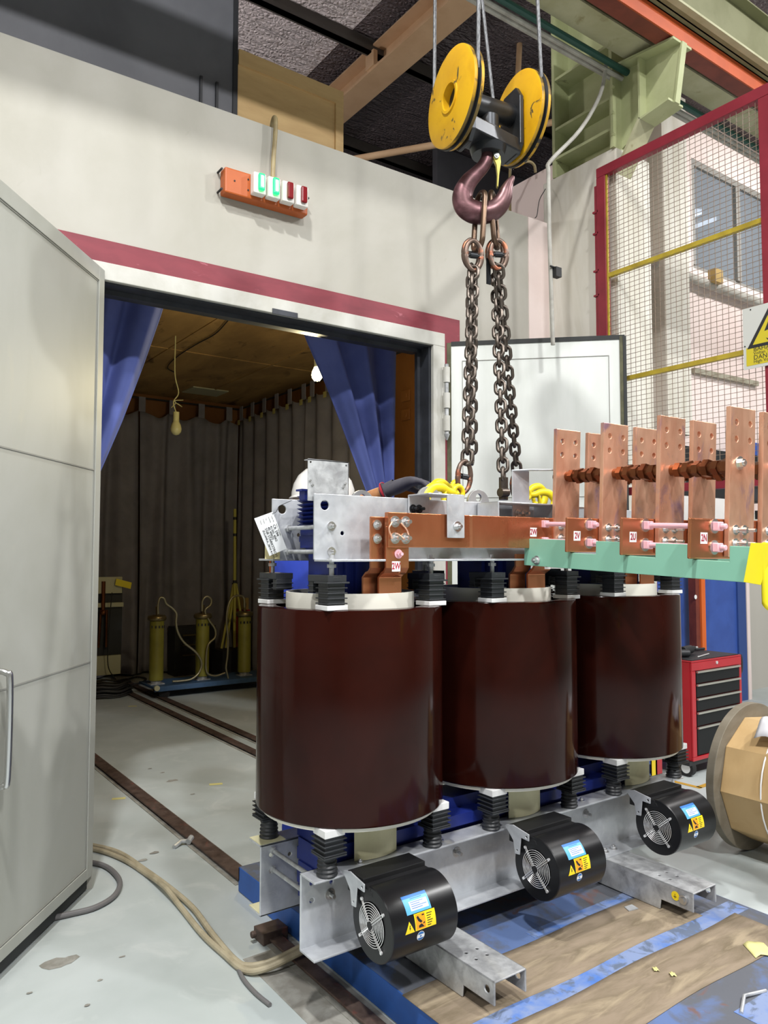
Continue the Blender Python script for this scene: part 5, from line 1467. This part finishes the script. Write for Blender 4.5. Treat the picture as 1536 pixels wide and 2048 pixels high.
# bulbs
def bulb(px, py, y, m, label, ztop, k=1):
    c = at(px, py, y=y); t = thing('hanging_bulb', label, 'bulb', c)
    b = B(); b.lathe(c, Z, [(r*k, h*k) for r, h in ((0, -.075), (.03, -.066), (.05, -.04), (.056, -.01), (.048, .03), (.032, .06), (.028, .075), (0, .075))], n=24); obj('bulb', b, m, t, angle=60)
    b = B(); b.cyl(c+Z*.07*k, c+Z*.16*k, .03*k, n=16); obj('socket', b, 'lamp_socket', t)
    b = B(); b.tube(smooth_path([c+Z*.15, c+V((-.03, 0, .26)), c+V((.02, 0, .36)), c+V((-.02, 0, .55)), V((c.x-.02, c.y, ztop))], 6), .006, n=6)
    b.tube(smooth_path([c+V((-.05, 0, .2)), c+V((.0, 0, .25)), c+V((.06, 0, .22)), c+V((-.02, 0, .27)), c+V((.07, .0, .29))], 5), .004, n=5); obj('cord', b, 'lamp_socket', t)
    return c
bulb(352, 856, 7.4, 'bulb_glass', 'unlit bulb hanging from the wooden ceiling in front of the dark curtains', 3.79)
LIT = bulb(634, 748, 4.75, 'bulb_lit', 'glowing bulb hanging beside the right blue curtain', 3.79, .72)
b = B(); b.tube(smooth_path([at(457, 640, z=3.78), at(430, 668, z=3.78), at(390, 690, z=3.78), at(352, 715, z=3.78), at(335, 735, z=3.78), at(350, 745, z=3.78)], 5), .006, n=6)
obj('ceiling_cable', b, 'cable_dark', label='dark cable clipped along the wooden ceiling towards the unlit bulb', cat='cable')

# divider trolley with three olive columns
ty = 8.45
tr = thing('divider_trolley', 'low blue trolley on casters carrying three olive columns', 'trolley', (3.6, ty, 0))
b = B(); b.box(2.88, 4.58, 8.34, 8.86, .115, .14); b.box(2.88, 4.58, 8.33, 8.345, .09, .145); obj('platform', b, 'trolley_blue', tr, smooth=False, bev=.003)
b = B(); b.cyl((2.90, 8.33, .135), (2.90, 8.30, .135), .03, n=14); obj('corner_bumper', b, 'plate_pale', tr)
for x, y in ((2.98, 8.40), (4.25, 8.42), (4.5, 8.42), (3.05, 8.8), (4.5, 8.8)):
    b = B(); b.cyl((x+.02, y-.02, .055), (x+.045, y+.01, .055), .055, n=20); b.box(x-.015, x+.05, y-.03, y+.03, .085, .12); obj('caster', b, 'dark_gear', tr)
cols_lab = ['leftmost of the three olive columns on the blue trolley, with a long wavy hose', 'middle olive column on the blue trolley, its hose looped over the ring', 'right olive column on the blue trolley, its hose hanging down']
hoses = [[(316, 1228), (316, 1210), (320, 1196), (328, 1197), (333, 1208), (345, 1217), (353, 1228), (352, 1245), (356, 1265), (368, 1285), (392, 1305), (403, 1325), (398, 1345), (383, 1358), (362, 1362), (345, 1363)],
         [(404, 1222), (405, 1202), (413, 1193), (422, 1198), (421, 1210), (410, 1221), (418, 1240), (430, 1258), (430, 1275), (416, 1290), (412, 1320), (414, 1345), (430, 1352), (450, 1346)],
         [(489, 1215), (488, 1196), (478, 1191), (465, 1195), (457, 1210), (453, 1240), (456, 1275), (455, 1310), (452, 1335), (455, 1350), (457, 1360)]]
for k, (px, pyt, pyb) in enumerate(((312, 1230, 1362), (404, 1226, 1356), (488, 1222, 1345))):
    base = at(px, pyb, y=8.56); base.z = .14
    t = thing('divider_column', cols_lab[k], 'column', base, group='olive columns on the blue trolley')
    H = at(px, pyt+6, y=8.56).z-.14
    b = B(); b.cyl(base, base+Z*.05, .06, n=20); b.box(base.x-.08, base.x+.08, base.y-.06, base.y+.06, .14, .15); obj('foot', b, 'galv_dull', t)
    b = B(); b.cyl(base+Z*.045, base+Z*(H-.02), .078, n=36); obj('tube_body', b, 'olive_column', t)
    b = B(); R = .078
    b.lathe(base+Z*H, Z, [(R+.028*cos(a), .032*sin(a)) for a in [2*pi*i/16 for i in range(16)]], n=40, close=True); b.cyl(base+Z*(H-.01), base+Z*(H+.015), R, n=30); obj('corona_ring', b, 'bronze', t, angle=60)
    b = B()
    for j in range(5): a = -pi/2+.5*(j-2); b.frame_box(base+V((.0785*cos(a)-.008, .0785*sin(a)-.004, H-.11)), (.018, 0, 0), (0, .006, 0), (0, 0, .028))
    obj('slot', b, 'dark_gear', t, smooth=False)
    b = B(); b.cyl(base+Z*(H+.01), base+Z*(H+.10), .014, n=12); b.cyl(base+Z*(H+.09), base+Z*(H+.13), .018, n=12); obj('terminal', b, 'bronze', t)
    b = B(); b.tube(smooth_path([at(x, y, y=8.50-.004*i) for i, (x, y) in enumerate(hoses[k])], 5), .013, n=8); obj('hose', b, 'hose', t, angle=60)

# dark test set at the left with a yellow tag
ts = thing('test_set', 'dark test set behind the left door edge with pale strips', 'apparatus', (2.5, 9.2, 0))
qa, qb = at(186, 1160, y=9.2), at(241, 1390, y=9.2)
b = B(); b.box(qa.x, qb.x, 9.2, 9.6, .25, 1.30); obj('housing', b, 'dark_gear', ts, smooth=False)
for x1, z0, z1 in ((qb.x-.02, 1.14, 1.33), (qb.x, .98, 1.03), (qb.x-.02, .2, .42)):
    b = B(); b.box(qa.x, x1, 9.15, 9.2, z0, z1); obj('pale_plate', b, 'plate_pale', ts, smooth=False)
b = B()
for x0, x1 in ((2.50, 2.48), (2.565, 2.565)): b.cyl((x0+.02, 9.15, .95), (x1+.02, 9.15, .52), .014, n=8)
b.cyl((2.54, 9.14, 1.28), (2.54, 9.14, .95), .022, n=10); b.sphere((2.54, 9.13, .92), .035, 12)
obj('spark_rod', b, 'copper_brown', ts)
b = B(); q = at(246, 1168, y=9.1); b.frame_box(q-V((.09, 0, .01)), (.18, 0, -.05), (0, .003, 0), (.012, 0, .075)); obj('yellow_tag', b, 'tag_yellow', label='yellow label tag dangling from the dark test set', cat='tag', smooth=False)
cc = thing('cable_coil', 'heap of black coiled cable on the chamber floor left of the trolley', 'cable coil', (2.6, 8.9, 0))
b = B(); rnd = random.Random(5)
for k in range(7):
    r = .16+.03*rnd.random(); ox, oy = .05*rnd.random(), .05*rnd.random()
    b.tube([V((2.50+ox+r*1.4*cos(2*pi*i/30), 8.85+oy+r*sin(2*pi*i/30), .02+.022*k+.01*sin(i))) for i in range(30)], .014, n=6, closed=True)
obj('coil', b, 'cable_dark', cc)
b = B(); b.tube(smooth_path([at(x, y, z=.02) for x, y in ((222, 1352), (235, 1362), (255, 1358), (275, 1354), (292, 1358), (280, 1366), (250, 1374), (265, 1385))], 6), .012, n=6); obj('loose_end', b, 'cable_dark', cc)
b = B(); b.tube(smooth_path([at(x, y, y=9.05) for x, y in ((224, 1185), (220, 1230), (216, 1280), (216, 1330), (226, 1352), (240, 1366))], 6), .006, n=6); obj('hanging_lead', b, 'cable_dark', label='thin black lead hanging down the front of the dark test set', cat='cable')
# clear tray with papers
b = B(); p = at(322, 1318, z=.0); b.box(p.x-.22, p.x+.14, p.y-.1, p.y+.15, 0, .02); b.frame_box(p+V((-.12, .0, .02)), (.26, .05, 0), (0, .02, .0), (0.02, 0, .09)); obj('paper_stack', b, 'plate_pale', label='pale papers and tray on the floor behind the left olive column', cat='papers', smooth=False)
# stacked dark equipment, carton and red bin
st = thing('dark_equipment', 'dark stacked equipment behind the middle olive column', 'equipment', (4.3, 9.8, 0))
q0, q1 = at(350, 1255, y=9.8), at(430, 1320, y=9.8)
b = B(); b.box(q0.x, q1.x, 9.8, 10.05, 0, q0.z); obj('case', b, 'dark_gear', st, smooth=False)
b = B()
for k in range(3): b.box(q0.x+.1, q0.x+.3, 9.78, 9.8, q0.z-.12-.13*k, q0.z-.10-.13*k)
obj('handle', b, 'bronze', st, smooth=False)
q0, q1 = at(490, 1196, y=9.6), at(540, 1217, y=9.6)
b = B(); b.box(q0.x, 4.6, 9.6, 9.95, q1.z, q0.z); b.box(q0.x+.18, q0.x+.26, 9.595, 9.6, q1.z, q0.z); obj('carton', b, 'box_card', label='brown carton standing on the red bin at the chamber back', cat='carton', smooth=False)
b = B(); b.box(q0.x+.02, 4.6, 9.58, 9.95, .25, q1.z); b.box(q0.x+.02, 4.6, 9.56, 9.58, q1.z-.08, q1.z); obj('red_bin', b, 'cab_red', label='dark red bin behind the right olive column', cat='bin', smooth=False)
b = B(); b.box(q0.x, 4.62, 9.56, 9.95, 0, .25); obj('bin_plinth', b, 'dark_gear', label='dark plinth under the red bin', cat='plinth', smooth=False)
# earthing poles leaning together
poles = [((470, 1018), (469, 1295), 'tallest yellow earthing pole, standing upright by the back curtain'), ((468, 1165), (443, 1297), 'yellow earthing pole leaning furthest to the left'), ((470, 1168), (452, 1296), 'yellow earthing pole leaning slightly left, second from the left'), ((472, 1165), (485, 1250), 'yellow earthing pole leaning to the right behind the right column')]
for k, (a, c, lab) in enumerate(poles):
    p, q = at(*a, y=9.35), at(*c, y=9.25); t = thing('earthing_pole', lab, 'pole', q, group='yellow earthing poles')
    b = B(); b.cyl(q, p, .02 if k == 0 else .016, n=10); obj('shaft', b, 'pole_yellow', t)
    b = B(); d = (p-q)
    for f in ((.92, .80, .46) if k == 0 else (.97,)): b.cyl(q+d*f, q+d*(f+.02), .024, n=10)
    obj('band', b, 'dark_gear', t)

q0, q1 = at(436, 1297, y=9.3), at(492, 1297, y=9.3)
b = B(); b.box(q0.x, q1.x, 9.15, 9.5, 0, q0.z-.02); obj('pole_rack', b, 'dark_gear', label='dark low rack that the yellow earthing poles stand on', cat='rack', smooth=False)
# ================================================================ INDICATOR PANEL ON THE WALL
ip = thing('indicator_panel', 'orange steel panel with green and red lamps on the white wall', 'panel', W(1.9, 0, 3.53))
s0, s1 = 1.65, 2.16; zt3, zb3 = 3.697, 3.555
b = B(); wbox(b, s0, s1, -.075, -.005, zb3, zt3); o = obj('panel_box', b, 'panel_orange', ip, smooth=False, bev=.008)
for s, z in ((s0-.012, zt3-.01), (s0-.012, zb3+.02), (s1+.012, zt3-.03)):
    b = B(); b.cyl(W(s, 0, z), W(s, -.06, z), .006, n=8); obj('screw', b, 'ink', ip)
for s, z in ((s0+.055, 3.63), (s0+.135, 3.66), (s0+.135, 3.60), (s1-.04, 3.61), (s1-.055, 3.585)):
    b = B(); b.cyl(W(s, -.075, z), W(s, -.078, z), .005, n=8); obj('screw', b, 'ink', ip)
for k in range(4):
    sc = s0+.185+.088*k
    b = B(); wbox(b, sc-.038, sc+.036, -.125, -.075, 3.575, 3.692); sw = obj('lamp_housing', b, 'switch_white', ip, smooth=False, bev=.006)
    b = B(); wbox(b, sc-.016, sc+.022, -.145, -.125, 3.59, 3.685); obj('lamp_lens', b, 'green_lamp' if k < 2 else 'red_lamp', sw, smooth=False, bev=.008)
    if k < 2:
        b = B(); wbox(b, sc-.006, sc+.012, -.15, -.145, 3.605, 3.668); obj('lamp_glow', b, 'green_core', sw, smooth=False, bev=.002)
b = B(); b.tube(smooth_path([W(1.975, .03, 4.04), W(1.972, .01, 4.085), W(1.968, -.02, 4.10), W(1.966, -.04, 4.07), W(1.964, -.04, 3.98), W(1.955, -.04, 3.85), W(1.95, -.04, 3.69)], 6), .013, n=10)
obj('wall_conduit', b, 'conduit_yellow', label='yellowish conduit dropping over the wall top to the lamp panel', cat='pipe')
# ================================================================ LIGHT AND CAMERA
def lamp(name, p, tgt, size, power, col=(1, 1, 1), kind='AREA', spread=None):
    l = bpy.data.lights.new(name, kind); l.energy = power; l.color = col
    if kind == 'AREA':
        l.shape = 'DISK'; l.size = size
        if spread: l.spread = radians(spread)
    else: l.shadow_soft_size = size
    o = bpy.data.objects.new(name, l); C.objects.link(o); o.location = p
    d = (V(tgt)-V(p)).normalized(); o.rotation_euler = d.to_track_quat('-Z', 'Y').to_euler()
    return o
# two high bay lamps under the roof, plus added fill lamps
lamp('high_bay_right', (6.5, -.55, 6.4), (6.0, -.4, 0), .26, 290, (1, .995, .985))
lamp('high_bay_left', (-.2, .8, 6.7), (-.1, .6, 0), .30, 310, (1, .995, .985))
lamp('high_bay_far_right', (9.5, 2.6, 6.6), (9.5, 5.2, 2.5), .4, 150, (1, .97, .95))  # added fill, turned towards the hall wall to brighten it
lamp('high_bay_far_left', (-6.2, .5, 6.5), (-6, 0, 0), .4, 130, (1, .995, .985))  # added fill out of view on the left
for xx, pw in ((-4.5, 250), (.8, 360), (3.9, 230), (9, 150)):
    lamp('high_bay_rear', (xx, -2.4, 6.6), (xx+.3, -1.9, 0), .45, pw, (1, 1, 1))  # unseen row added as fill from behind the viewer
lamp('chamber_bulb', LIT+V((0, .06, -.10)), LIT-Z, .05, 55, (1, .86, .5), 'POINT')
lamp('loft_lamp', (1.0, 6.6, 4.7), (1.0, 6.6, 7), .15, 120, (1, .93, .93), 'POINT')  # added point light hidden behind the dark screen to brighten the foil
w = bpy.data.worlds.new('world'); bpy.context.scene.world = w; w.use_nodes = True
bg = w.node_tree.nodes['Background']; bg.inputs[0].default_value = (.80, .84, .90, 1); bg.inputs[1].default_value = .12

cam = bpy.data.cameras.new('camera'); co = bpy.data.objects.new('camera', cam); C.objects.link(co)
cam.sensor_fit = 'AUTO'; cam.sensor_width = 36; cam.lens = F*36/2048; cam.clip_start = .02; cam.clip_end = 200
co.matrix_world = Matrix.Translation(EYE) @ Matrix((RT, UP, -FW)).transposed().to_4x4()
sc = bpy.context.scene; sc.camera = co
vs = sc.view_settings; vs.view_transform = 'Standard'; vs.look = 'None'; vs.exposure = .06; vs.gamma = 1
try: vs.use_curve_mapping = False
except Exception: pass
